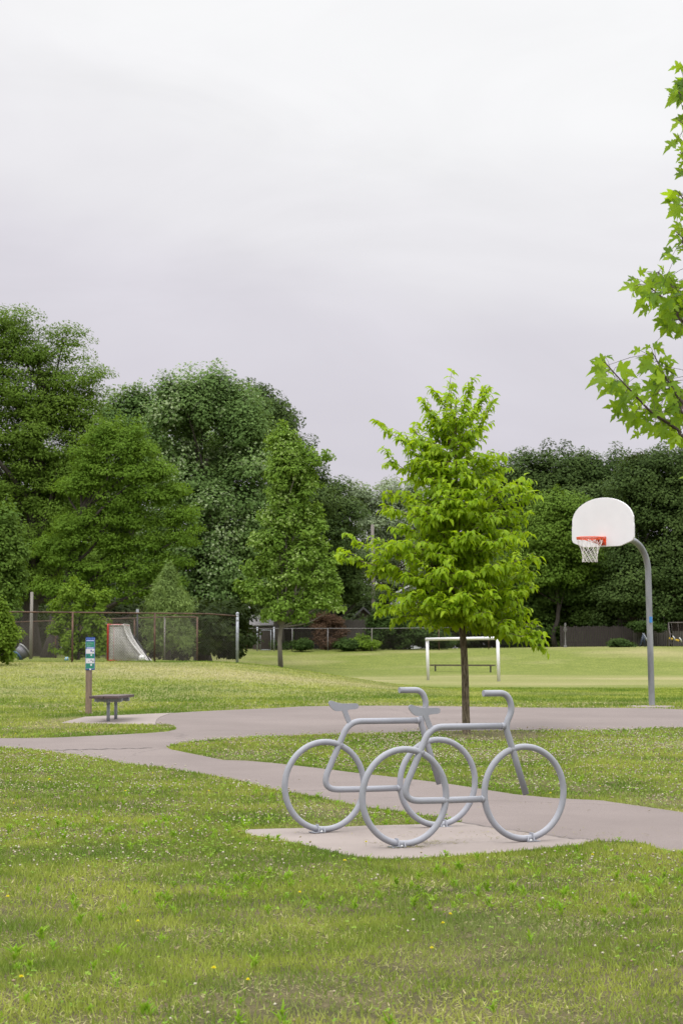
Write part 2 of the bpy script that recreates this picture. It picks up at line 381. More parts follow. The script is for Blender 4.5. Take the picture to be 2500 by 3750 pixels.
# ================================================================== PAVEMENTS (outlines in 2500 x 3750 photo pixels, laid on the terrain)
z2 = lambda l: [(x / 1.568, 2000 + y / 1.568) for x, y in l]
z6 = lambda l: [(1000 + x / 1.3635, 2450 + y / 1.3635) for x, y in l]
z7 = lambda l: [(1700 + x / 1.96, 2600 + y / 1.96) for x, y in l]
z8 = lambda l: [(1250 + x / 1.2544, 3000 + y / 1.2544) for x, y in l]
PAD_TOP = z6([(-110, 808), (0, 806), (150, 803), (300, 799), (460, 791), (700, 785), (900, 775), (932, 774)])
SEAM = z6([(932, 774), (1100, 803), (1250, 823), (1400, 845), (1500, 860)]) + [(2130, 3079), (2168, 3084)]
PAD_BOT = z8([(1100, 112), (1000, 121), (850, 136), (700, 150), (560, 161), (400, 170), (280, 176), (150, 176), (60, 166), (0, 155), (-40, 140)]) + z6([(300, 912), (200, 882), (80, 858), (0, 840), (-60, 824)])
SLAB = z2([(345, 1020), (420, 1000), (490, 984), (700, 974), (880, 966), (1000, 961), (960, 970), (920, 985), (900, 1000), (893, 1018), (890, 1029), (700, 1027), (500, 1023)])
ASPHALT = ([(-1500, 2712), (-700, 2710), (0, 2706)] + z2([(200, 1106), (330, 1103), (520, 1094), (700, 1085), (850, 1077), (960, 1068), (1005, 1058), (1014, 1050), (990, 1035), (940, 1029), (891, 1029)])
           + z2([(894, 1018), (901, 1000), (921, 985), (961, 970), (1001, 961)]) + z2([(1100, 954), (1200, 949), (1400, 940), (1568, 933)]) + [(1100, 2589), (1250, 2586), (1500, 2586), (1750, 2590), (1900, 2593), (2100, 2594), (2300, 2594), (2420, 2596), (2500, 2600), (3000, 2612), (4200, 2640)]
           + [(4200, 2720), (3000, 2690), (2500, 2669)] + z7([(1400, 134), (1200, 146), (900, 154), (600, 152), (300, 150)]) + z6([(1150, 309), (1000, 311), (800, 316), (600, 323), (400, 328), (200, 333), (0, 339)])
           + [(900, 2703), (800, 2711), (700, 2718)] + z2([(1040, 1135), (985, 1148), (962, 1161), (985, 1172)]) + z6([(-250, 458), (-130, 462), (0, 473), (200, 496), (400, 521), (620, 546), (850, 574), (1060, 607), (1200, 630), (1400, 650)]) + [(2200, 2935), (2500, 2979), (3000, 3050), (4000, 3190)]
           + [(4000, 3400), (3000, 3200), (2620, 3140), (2500, 3124)] + z8([(1520, 155), (1480, 151), (1450, 140), (1400, 122), (1330, 111), (1250, 108), (1150, 107)]) + list(reversed(SEAM))
           + z6([(936, 768), (900, 764), (860, 752), (740, 733), (600, 712), (440, 692), (300, 664), (165, 634), (0, 608)]) + z2([(1300, 1337), (1100, 1302), (900, 1272), (690, 1252), (560, 1222), (500, 1212), (250, 1180), (150, 1172), (0, 1161)]) + [(-700, 2726), (-1500, 2724)])
PAD_BOT = [(x, y + 11) for x, y in PAD_BOT]; PAD_TOP[0] = (885, 3045); PAD_BOT[-1] = (905, 3062)
PADP = PAD_TOP + SEAM[1:] + PAD_BOT
def outline_xy(P, step=14):
    out = []; P = list(P)
    for i, a in enumerate(P):
        b = P[(i + 1) % len(P)]; n = max(1, int(math.hypot(b[0] - a[0], b[1] - a[1]) / step))
        for k in range(n): out.append((a[0] + (b[0] - a[0]) * k / n, a[1] + (b[1] - a[1]) * k / n))
    Q = []
    for p in out:
        q = G(*p)[:2]
        if not Q or np.hypot(*(q - Q[-1])) > .015: Q.append(q)
    return np.array(Q)
def inside(poly, x, y):
    o = np.argsort(y); xs, ys = np.asarray(x)[o], np.asarray(y)[o]; c = np.zeros(len(xs), bool); xj, yj = poly[-1]
    for xi, yi in poly:
        if yi != yj:
            a, b = np.searchsorted(ys, (min(yi, yj), max(yi, yj)))
            if b > a: c[a:b] ^= xs[a:b] < (xj - xi) * (ys[a:b] - yi) / (yj - yi) + xi
        xj, yj = xi, yi
    r = np.zeros(len(xs), bool); r[o] = c; return r
PX = {'asphalt': outline_xy(ASPHALT), 'pad': outline_xy(PADP), 'slab': outline_xy(SLAB)}
def slab_mesh(name, poly, lift, mat, gs):
    lo, hi = poly.min(0), poly.max(0); gx, gy = np.meshgrid(np.arange(lo[0], hi[0], gs), np.arange(lo[1], hi[1], gs)); gx, gy = gx.ravel(), gy.ravel()
    k = inside(poly, gx, gy); d = np.min(np.hypot(gx[k][:, None] - poly[None, :, 0], gy[k][:, None] - poly[None, :, 1]), 1)
    gi = np.stack([gx[k][d > gs * .4], gy[k][d > gs * .4]], -1); n = len(poly)
    pts = [Vector(p) for p in poly] + [Vector(p) for p in gi]
    v, e, f, *_ = geometry.delaunay_2d_cdt(pts, [(i, (i + 1) % n) for i in range(n)], [], 1, 1e-5)
    V = np.array([(p.x, p.y, 0) for p in v]); V[:, 2] = H(V[:, 0], V[:, 1]) + lift
    nv = len(V); S = np.concatenate([np.c_[poly, H(poly[:, 0], poly[:, 1]) + lift], np.c_[poly, H(poly[:, 0], poly[:, 1]) - .06]])
    i = np.arange(n); j = (i + 1) % n; sk = np.stack([i, j, j + n, i + n], -1) + nv
    tri = np.array([t for t in f if len(t) == 3])
    a = V[tri[:, 1]] - V[tri[:, 0]]; b_ = V[tri[:, 2]] - V[tri[:, 0]]; fl = (a[:, 0] * b_[:, 1] - a[:, 1] * b_[:, 0]) < 0; tri[fl] = tri[fl][:, ::-1]
    return put(name, np_mesh(name, np.concatenate([V, S]), [tri, sk]), mat)
def asphalt_mat():
    m, nt, b = newmat('asphalt'); p = wpos(nt)
    a = noise(nt, .5, 4, .6, p); g = noise(nt, 130, 3, .75, p); st = noise(nt, 1.6, 4, .65, scaled(nt, p, (1, .5, 1)), .8)
    c = mixc(nt, ramp(nt, a, .35, .65), (.176, .145, .136), (.236, .197, .185)); c = mixc(nt, ramp(nt, g, .32, .68), tuple(x * .62 for x in (.21, .172, .162)), c)
    c = mixc(nt, ramp(nt, g, .66, .78, 0, .6), c, (.35, .31, .29)); c = mixc(nt, ramp(nt, st, .60, .78, 0, .35), c, (.125, .10, .094))
    vo = node(nt, 'ShaderNodeTexVoronoi', feature='DISTANCE_TO_EDGE'); vo.inputs['Scale'].default_value = .16; wv = node(nt, 'ShaderNodeVectorMath', operation='ADD')
    nz = node(nt, 'ShaderNodeTexNoise'); nz.inputs['Scale'].default_value = 1.2; nz.inputs['Detail'].default_value = 5; nt.links.new(p, nz.inputs['Vector'])
    nt.links.new(p, wv.inputs[0]); nt.links.new(nz.outputs['Color'], wv.inputs[1]); nt.links.new(wv.outputs[0], vo.inputs['Vector'])
    c = mixc(nt, ramp(nt, vo.outputs['Distance'], .0, .0035, .55, 0), c, (.09, .075, .07))
    nt.links.new(c, b.inputs['Base Color']); b.inputs['Roughness'].default_value = .85; b.inputs['Specular IOR Level'].default_value = .25
    bump(nt, b, g, .5, .006); return m
def concrete_mat():
    m, nt, b = newmat('concrete'); p = wpos(nt)
    a = noise(nt, 1.1, 5, .6, p); g = noise(nt, 70, 4, .7, p); sp = noise(nt, 24, 2, .5, p)
    c = mixc(nt, ramp(nt, a, .3, .7), (.215, .180, .166), (.268, .228, .211)); c = mixc(nt, ramp(nt, g, .3, .7, .0, .35), c, (.19, .165, .152))
    c = mixc(nt, ramp(nt, sp, .72, .76, 0, .7), c, (.16, .13, .10))
    nt.links.new(c, b.inputs['Base Color']); b.inputs['Roughness'].default_value = .85; b.inputs['Specular IOR Level'].default_value = .25; bump(nt, b, g, .25, .004); return m
MAT_CONC = concrete_mat(); MAT_ASPH = asphalt_mat()
tag(slab_mesh('asphalt_path', PX['asphalt'], .010, MAT_ASPH, .45), 'pinkish grey asphalt path and court curving through the lawn', 'path', kind='structure')
tag(slab_mesh('concrete_pad', PX['pad'], .014, MAT_CONC, .22), 'pale concrete pad under the bicycle shaped racks', 'pad', kind='structure')
tag(slab_mesh('concrete_slab', PX['slab'], .014, MAT_CONC, .3), 'pale concrete slab under the backless bench', 'slab', kind='structure')

def seam(name, pts, w, lift, label, mat):
    P = [G(*p) for p in pts]; V = []; rng = np.random.default_rng(len(pts))
    for i, p in enumerate(P):
        a = P[max(i - 1, 0)]; b = P[min(i + 1, len(P) - 1)]; d = (b - a)[:2]; n = np.array([-d[1], d[0]]) / max(np.hypot(*d), 1e-6); ww = w * rng.uniform(.6, 1.2)
        for s in (1, -1): q = p[:2] + n * ww * s; V.append((q[0], q[1], float(H(*q)) + lift))
    f = np.array([[2 * i, 2 * i + 1, 2 * i + 3, 2 * i + 2] for i in range(len(P) - 1)])
    tag(put(name, np_mesh(name, V, [f[:, ::-1]]), mat), label, 'seam', kind='structure')
M_TAR = surf('tar_seam', (.085, .070, .066), .8, var=.2, scale=30)
seam('path_seam', [(x, 2751 - 8 * (x - 180) / 360 + 1.2 * math.sin(x * .09)) for x in range(180, 560, 9)], .022, .0145, 'dark tar seam across the path junction', M_TAR)
seam('pad_seam', [(a[0] + (b[0] - a[0]) * k / 6, a[1] + (b[1] - a[1]) * k / 6 + .6 * math.sin(a[0] + k * 2)) for a, b in zip(SEAM[:-1], SEAM[1:]) for k in range(6)], .009, .0185, 'dark joint between concrete pad and asphalt path', M_TAR)
def clippings():
    rng = np.random.default_rng(17); X = []
    for px, py, n, s in ((1560, 3096, 260, .16), (1490, 3112, 120, .10), (1700, 3075, 60, .35), (1350, 3060, 60, .4), (1900, 3060, 80, .3), (2050, 2950, 60, .8), (1200, 2860, 60, 1.0), (2300, 3060, 60, .4)):
        g = G(px, py); X.append(np.c_[g[0] + rng.normal(0, s, n), g[1] + rng.normal(0, s * .5, n)])
    X = np.concatenate(X); n = len(X); P = np.c_[X, H(X[:, 0], X[:, 1]) + .021]; a = rng.uniform(0, 6.28, n); A = np.c_[np.cos(a), np.sin(a), rng.normal(0, .08, n)]
    me = leaf_mesh('grass_clippings', T_BLADE, P, A, np.tile([0, 0, 1.], (n, 1)) + rng.normal(0, .3, (n, 3)), rng.uniform(.015, .05, n), rng.uniform(.002, .005, n), rng.random(n))
    tag(put('grass_clippings', me, leafmat('dry_clipping', (.12, .12, .04), (.34, .30, .13), .1)), 'dry grass clippings strewn on the concrete pad and asphalt path', 'clippings', kind='stuff')
clippings()

# ================================================================== GRASS, CLOVER, WEEDS
def scatter(n, y0, y1, m=1.24, pad=1.1, rng=RNG):
    """n points over the wedge seen between depths y0 and y1, with a margin at both sides"""
    t = rng.random(n); y = np.sqrt(y0 * y0 + t * (y1 * y1 - y0 * y0)); w = y * (1250 / F) * m + pad; return rng.uniform(-1, 1, n) * w, y
def off_pavement(x, y, grow=0):
    k = np.zeros(len(x), bool)
    for p in PX.values():
        lo, hi = p.min(0), p.max(0); m = (x > lo[0]) & (x < hi[0]) & (y > lo[1]) & (y < hi[1]); i = np.nonzero(m)[0]
        k[i[inside(p, x[i], y[i])]] = True
    return ~k
TREE_XY = dG(1069.5, 1686)[:2]
def bare(x, y):                     # worn soil ring below the young tree on the island
    d = np.hypot((x - TREE_XY[0] - .36) / .95, (y - TREE_XY[1] + .15) / 1.9) + (fbm(x, y, 2.0, 14) - .5) * .7
    return 1 - sstep(.55, 1.0, d)
def build_grass():
    bands = [(5.6, 10, 120000, .0050, .038), (10, 16, 165000, .0066, .037), (16, 24, 140000, .010, .040), (24, 36, 125000, .016, .043), (36, 66, 125000, .030, .05)]
    AX = []; 
    for y0, y1, n, w, h in bands:
        x, y = scatter(n, y0, y1); k = off_pavement(x, y); x, y = x[k], y[k]
        dn = fbm(x, y, 1.7, 2); keep = RNG.random(len(x)) < np.clip(.30 + dn * 1.15 - .6 * dryness(x, y) * (y < 40), .12, 1) * (1 - .93 * bare(x, y)); x, y = x[keep], y[keep]
        hh = h * RNG.uniform(.45, 1.3, len(x)) * (.65 + .7 * fbm(x, y, .9, 6)) * (1 - .35 * dryness(x, y)); ww = w * RNG.uniform(.6, 1.35, len(x))
        AX.append((x, y, hh, ww))
    # ragged taller fringe along the pavement edges
    for p in PX.values():
        q = np.roll(p, -1, 0); L = np.hypot(*(q - p).T); vis = (p[:, 1] < 45) & (np.abs(p[:, 0]) < p[:, 1] * .24 + 1.5) & (L < 1.5)
        for a, b, l in zip(p[vis], q[vis], L[vis]):
            dd = a[1]; n = int(l * min(420, 4200 / dd)); t = RNG.random(n); off = RNG.uniform(-.02, .10, n); nn = np.array([(b - a)[1], -(b - a)[0]]) / max(l, 1e-6)
            for sgn in (1, -1):
                x = a[0] + (b - a)[0] * t + nn[0] * off * sgn; y = a[1] + (b - a)[1] * t + nn[1] * off * sgn
                m = np.array([a + (b - a) * .5 + nn * .06 * sgn]); 
                if off_pavement(m[:, 0], m[:, 1])[0]: k = off_pavement(x, y) | (np.abs(off) < .008); AX.append((x[k], y[k], RNG.uniform(.02, .05, k.sum()), np.full(k.sum(), .0006 * dd + .001)))
    x, y, h, w = [np.concatenate(c) for c in zip(*AX)]; n = len(x)
    P = np.stack([x, y, H(x, y) - .004], -1); a = RNG.uniform(0, 2 * np.pi, n); thatch = RNG.random(n) < np.clip((fbm(x, y, 2.4, 71) - .40) * 1.9, .06, .5); lean = np.abs(RNG.normal(.45, .45, n)) + thatch * RNG.uniform(1.2, 5, n)
    A = np.stack([np.cos(a) * lean, np.sin(a) * lean, np.ones(n)], -1); fa = RNG.normal(0, .9, n)
    N = norm(np.stack([np.sin(fa) , -np.cos(fa), .3 * RNG.normal(size=n)], -1) - .3 * norm(A))
    rnd = np.clip(RNG.random(n) * .7 + fbm(x, y, 3.5, 8) * .5 - .1, 0, 1)
    me = leaf_mesh('lawn_grass', T_BLADE, P, A, N, h, w, rnd, {'dry': np.clip(dryness(x, y) + bare(x, y) * .4 + thatch * RNG.uniform(.1, 1.1, n) * (y < 40), 0, 1)})
    m, nt, b = newmat('grass_blades'); c = lawn_colour(nt, 'blade'); nt.links.new(c, b.inputs['Base Color']); b.inputs['Roughness'].default_value = .6; b.inputs['Specular IOR Level'].default_value = .25
    t = node(nt, 'ShaderNodeBsdfTranslucent'); nt.links.new(c, t.inputs[0]); mx = node(nt, 'ShaderNodeMixShader'); mx.inputs[0].default_value = .3
    nt.links.new(b.outputs[0], mx.inputs[1]); nt.links.new(t.outputs[0], mx.inputs[2]); nt.links.new(mx.outputs[0], nt.nodes['Material Output'].inputs[0])
    tag(put('lawn_grass', me, m), 'short mown grass with dry tufts covering the park lawn', 'grass', kind='stuff')
build_grass()
def clover_density(x, y):
    isl = sstep(15, 17, y) * (1 - sstep(30, 33, y)) * sstep(-2.2, -.4, x + (y - 20) * .12)
    left = sstep(11.5, 13, y) * (1 - sstep(24, 28, y)) * (1 - sstep(-.6, .2, x)) * .62
    br = sstep(.7, 1.5, x) * (1 - sstep(12.5, 13.5, y)) * sstep(8, 9.2, y) * .8
    few = .07
    patch = np.clip((fbm(x, y, .95, 41) - .34) * 3.2, 0, 1)
    return np.clip(np.maximum.reduce([isl, left, br]) * (.08 + .92 * patch) + few * np.clip((fbm(x, y, 1.3, 44) - .5) * 6, 0, 1), 0, 1) * (1 - bare(x, y))
def build_clover():
    x, y = scatter(42000, 6, 34); k = off_pavement(x, y); x, y = x[k], y[k]; k = RNG.random(len(x)) < clover_density(x, y) * .8; x, y = x[k], y[k]; n = len(x)
    bm = bmesh.new(); bmesh.ops.create_icosphere(bm, subdivisions=1, radius=1); tv = np.array([v.co[:] for v in bm.verts]); tf = np.array([[v.index for v in f.verts] for f in bm.faces]); bm.free()
    r = RNG.uniform(.005, .0085, n) * (1 + .018 * (y - 12).clip(0)); z = H(x, y) + RNG.uniform(.03, .075, n)
    jit = 1 + RNG.normal(0, .16, (n, len(tv), 1))
    V = np.stack([x, y, z], -1)[:, None] + tv[None] * r[:, None, None] * np.array([1, 1, .85]) * jit
    fl = (tf[None] + (np.arange(n) * len(tv))[:, None, None]).reshape(-1, 3)
    me = np_mesh('clover_flowers', V.reshape(-1, 3), [fl], False, {'rnd': np.repeat(RNG.random(n), len(tv))})
    m, nt, b = newmat('clover_white'); a = node(nt, 'ShaderNodeAttribute', attribute_name='rnd').outputs['Fac']
    c = mixc(nt, a, (.22, .16, .085), (.45, .43, .32)); c = mixc(nt, ramp(nt, a, .4, .55), c, (.40, .375, .275)); nt.links.new(c, b.inputs['Base Color']); b.inputs['Roughness'].default_value = .9
    tag(put('clover_flowers', me, m), 'white clover flower heads scattered thickly through the lawn', 'clover', kind='stuff')
    # clover leaves: low three-part leaves, fuller round the flowers
    x, y = scatter(60000, 5.8, 30); k = off_pavement(x, y); x, y = x[k], y[k]
    k = RNG.random(len(x)) < np.clip(clover_density(x, y) * .6 + .25 * (fbm(x, y, 1.1, 51) - .42).clip(0) * 5, 0, .9) * (1 - bare(x, y)); x, y = x[k], y[k]; n = len(x)
    P = np.repeat(np.stack([x, y, H(x, y) + RNG.uniform(.012, .045, n)], -1), 3, 0); a = np.repeat(RNG.uniform(0, 6.28, n), 3) + np.tile([0, 2.1, 4.2], n)
    A = np.stack([np.cos(a), np.sin(a), RNG.normal(.1, .25, 3 * n)], -1); N = norm(np.array([0, 0, 1.]) + .35 * RNG.normal(size=(3 * n, 3)))
    L = np.repeat(RNG.uniform(.009, .017, n) * (1 + .02 * (y - 10).clip(0)), 3)
    me = leaf_mesh('clover_leaves', T_QUAD, P, A, N, L, L * .95, np.repeat(RNG.random(n), 3))
    tag(put('clover_leaves', me, leafmat('clover_leaf', (.14, .26, .03), (.30, .44, .065), .3)), 'low round clover leaves mixed into the lawn grass', 'clover', kind='stuff')
build_clover()
def build_weeds():
    x, y = scatter(3000, 6.0, 21); k = off_pavement(x, y); x, y = x[k], y[k]
    k = RNG.random(len(x)) < np.clip((fbm(x, y, .55, 61) - .33) * 2.3, .03, .75) * (1 - .8 * (y > 15.5)); x, y = x[k], y[k]
    PS, AS, NS, LS, WS, RS = [], [], [], [], [], []
    for xi, yi in zip(x, y):
        n = int(RNG.integers(9, 20)); s = RNG.uniform(.42, .85); a = RNG.uniform(0, 6.28, n); lean = RNG.uniform(.25, 1.25, n); hb = RNG.uniform(0, .055, n) * s
        PS.append(np.c_[xi + RNG.normal(0, .008, n), yi + RNG.normal(0, .008, n), float(H(xi, yi)) + hb]); A = np.c_[np.cos(a) * lean, np.sin(a) * lean, np.ones(n)]; AS.append(A)
        NS.append(norm(np.c_[-np.cos(a), -np.sin(a), lean + .2])); LS.append(RNG.uniform(.035, .075, n) * s); WS.append(RNG.uniform(.009, .016, n) * s); RS.append(np.clip(RNG.random(n) * .6 + RNG.random() * .4, 0, 1))
    me = leaf_mesh('leafy_weeds', T_LANCE, np.concatenate(PS), np.concatenate(AS), np.concatenate(NS), np.concatenate(LS), np.concatenate(WS), np.concatenate(RS))
    tag(put('leafy_weeds', me, leafmat('weed_leaf', (.15, .31, .025), (.32, .48, .05), .38, rough=.45)), 'tufts of bright narrow leaved weeds standing out of the lawn', 'weeds', kind='stuff')
    # dandelions, one by one
    my, ms = surf('dandelion_petal', (.85, .76, .03), .8, var=.1, scale=60), surf('dandelion_stem', (.16, .24, .05), .7)
    D = [(182, 2858), (425, 2872), (460, 2898), (294, 2949), (165, 2963), (52, 2945), (560, 2831), (765, 2898), (118, 3044), (30, 3296), (505, 3390), (78, 3600), (783, 3566), (908, 3611), (1097, 3280), (700, 3042), (1648, 3363), (1621, 3397), (1580, 3491), (2168, 3138), (836, 2704), (2195, 2880), (2014, 2906), (2225, 2745), (2495, 2788), (2010, 2668), (1262, 3160), (1340, 3090), (58, 2683)]
    first = None
    for i, (px, py) in enumerate(D):
        g = G(px, py + 14)
        if first is None:
            t = thing('dandelion', 'small bright yellow dandelion in bloom low in the grass', 'dandelion', tuple(g), 0, 'yellow dandelions in the lawn')
            mb = MB()
            for k in range(34):
                a = k * 2.4; r = .0035 + .0135 * (k / 34); zz = .048 + .010 * (1 - k / 34)
                c, s_ = math.cos(a), math.sin(a); mb.add([(g[0] + c * .002, g[1] + s_ * .002, g[2] + .046), (g[0] + c * r - s_ * .0035, g[1] + s_ * r + c * .0035, g[2] + zz), (g[0] + c * (r + .003), g[1] + s_ * (r + .003), g[2] + zz + .001), (g[0] + c * r + s_ * .0035, g[1] + s_ * r - c * .0035, g[2] + zz)], [(0, 1, 2, 3)])
            f1 = mb.build('flower_head', my, t); f2 = MB().tube([(g[0], g[1], g[2]), (g[0], g[1], g[2] + .047)], .0016, 6).build('stem', ms, t); first = t
        else:
            t = first.copy(); COL.objects.link(t); t.location = tuple(g)
            for ch in (f1, f2): c = ch.copy(); COL.objects.link(c); c.parent = t
            s = random.uniform(.5, .72) * (1 + max(0, g[1] - 14) * .02); t.scale = (s, s, .8); t.rotation_euler = (0, 0, random.uniform(0, 6))
    mw = surf('seed_fluff', (.66, .63, .58), .9)
    for px, py, lab in ((556, 2832, 'pale dandelion seed clock on a tall stem beside the asphalt path'), (1243, 2938, 'pale dandelion seed clock seen through the rear bicycle rack wheel')):
        g = G(px, py); t = thing('dandelion_clock', lab, 'dandelion', tuple(g), 0, 'dandelion seed clocks'); mb = MB()
        c = Vector(g) + Vector((0, 0, .10))
        for k in range(90):
            d = Vector(rdir(1)[0]); mb.tube([c + d * .004, c + d * .017], .0006, 3, caps=False); mb.box(c + d * .018, (.004, .004, .0015))
        mb.build('seed_head', mw, t); MB().tube([g, tuple(c)], .0016, 6).build('stem', ms, t)
build_weeds()
# ================================================================== BICYCLE SHAPED RACKS
M_BIKE = surf('grey_powder_coat', (.285, .292, .330), .55, var=.04, scale=9, bumps=.05, bscale=160, spec=.3)
M_BOLT = surf('zinc_bolt', (.45, .45, .46), .4, .8, var=.1)
def build_bike():
    t = thing('bicycle_rack', 'nearer grey tubular bicycle shaped rack, its rear wheel closest to the camera', 'bike rack', (0, 0, 0), 0, 'bicycle shaped racks')
    r = .0224; WB = .935; Rw = .3175; zc = .340; p3 = lambda l: [(u, 0, v) for u, v in l]
    for cx, s in ((0, 1), (WB, -1)):
        w = MB().tube([(cx + Rw * math.cos(a), 0, zc + Rw * math.sin(a)) for a in np.linspace(0, 2 * np.pi, 73)[:-1]], r, 16, closed=True).build('wheel', M_BIKE, t)
        f = MB(); fx = cx - .060 if s > 0 else cx + .055
        f.prism([(k * .047 * 1.0 * math.cos(a) + .0, .0) for k, a in ()] or [(-.05, 0), (.05, 0), (.05, .006), (-.05, .006)], .085, Matrix.Translation((fx, 0, .002)))
        M1 = Matrix.Translation((fx, 0, 0)) @ Matrix.Rotation(R(90), 4, 'Z')
        f.prism([(-.045, .008), (.045, .008), (.022, .062), (-.022, .062)], .007, M1); f.prism([(-.045, .008), (.045, .008), (.022, .04), (-.022, .04)], .007, Matrix.Translation((fx + .045 * s, 0, 0)) @ Matrix.Rotation(R(90), 4, 'Z'))
        f.build('mounting_foot', M_BIKE, w, world=False)
        for by in (-.03, .03):
            MB().lathe([(0, .019), (.009, .018), (.010, .012), (.015, .011), (.015, .007), (0, .007)], Matrix.Translation((fx + .022 * s, by, .001)), 10).build('bolt', M_BOLT, w, world=False)
    path = rounded(p3([(.783, .804), (.196, .805), (-.036, .310), (.32, .305), (WB - Rw, .305)]), [.10, .15, .02], 10)
    MB().tube(path, r, 16).build('frame', M_BIKE, t)
    st = rounded(p3([(.613, 1.032), (.800, 1.032), (.846, .925), (.786, .805), (.835, .665), (.948, .328)]), [.09, .075, .05, .2], 8)
    MB().tube(st, r, 16).build('steering_tube', M_BIKE, t)
    for u, v, a in ((.765, .804, 0), (Rw * math.cos(R(66)) - .0, zc + Rw * math.sin(R(66)) + .004, 0), (WB + Rw * math.cos(R(108)), zc + Rw * math.sin(R(108)), 0), (WB - Rw - .018, .305, 0), (Rw - .004, .305, 0)):
        MB().tube([(u - .012, 0, v), (u + .012, 0, v)], [r * 1.09, r * 1.09], 14).build('weld_bead', M_BIKE, t)
    S = [(195, 360), (205, 310), (240, 275), (290, 262), (340, 270), (420, 300), (520, 335), (620, 362), (740, 378), (900, 378), (1100, 376), (1235, 376), (1285, 392), (1318, 435), (1325, 490), (1312, 545), (1265, 585), (1150, 598), (1000, 612), (935, 624), (912, 655), (920, 700), (1020, 960), (1060, 1060), (900, 1120), (840, 1000), (760, 790), (710, 670), (690, 655), (620, 662), (520, 662), (460, 655), (400, 625), (330, 570), (270, 500), (215, 410)]
    o = [(.043 + (x - 255) / 4622, .954 - (y - 288) / 5155) for x, y in S]
    MB().prism(o, .0085).build('saddle', M_BIKE, t, bevel=.0012)
    return t
BIKE_ANG = R(25.1); BD = np.array([math.cos(BIKE_ANG), math.sin(BIKE_ANG)])
def place_bike(t, p, off):
    q = np.array(p) * .9891 + BD * off; t.location = (q[0], q[1], float(H(*q)) + .0145); t.rotation_euler = (0, 0, BIKE_ANG)
bike = build_bike(); place_bike(bike, (.4206, 13.7468), .012)
b2 = bike.copy(); COL.objects.link(b2)
for ch in list(bike.children):
    c = ch.copy(); COL.objects.link(c); c.parent = b2
    for g_ in ch.children: d_ = g_.copy(); COL.objects.link(d_); d_.parent = c
b2['label'] = 'farther grey tubular bicycle shaped rack standing behind the other one'
place_bike(b2, (-.1522, 14.8396), .030)

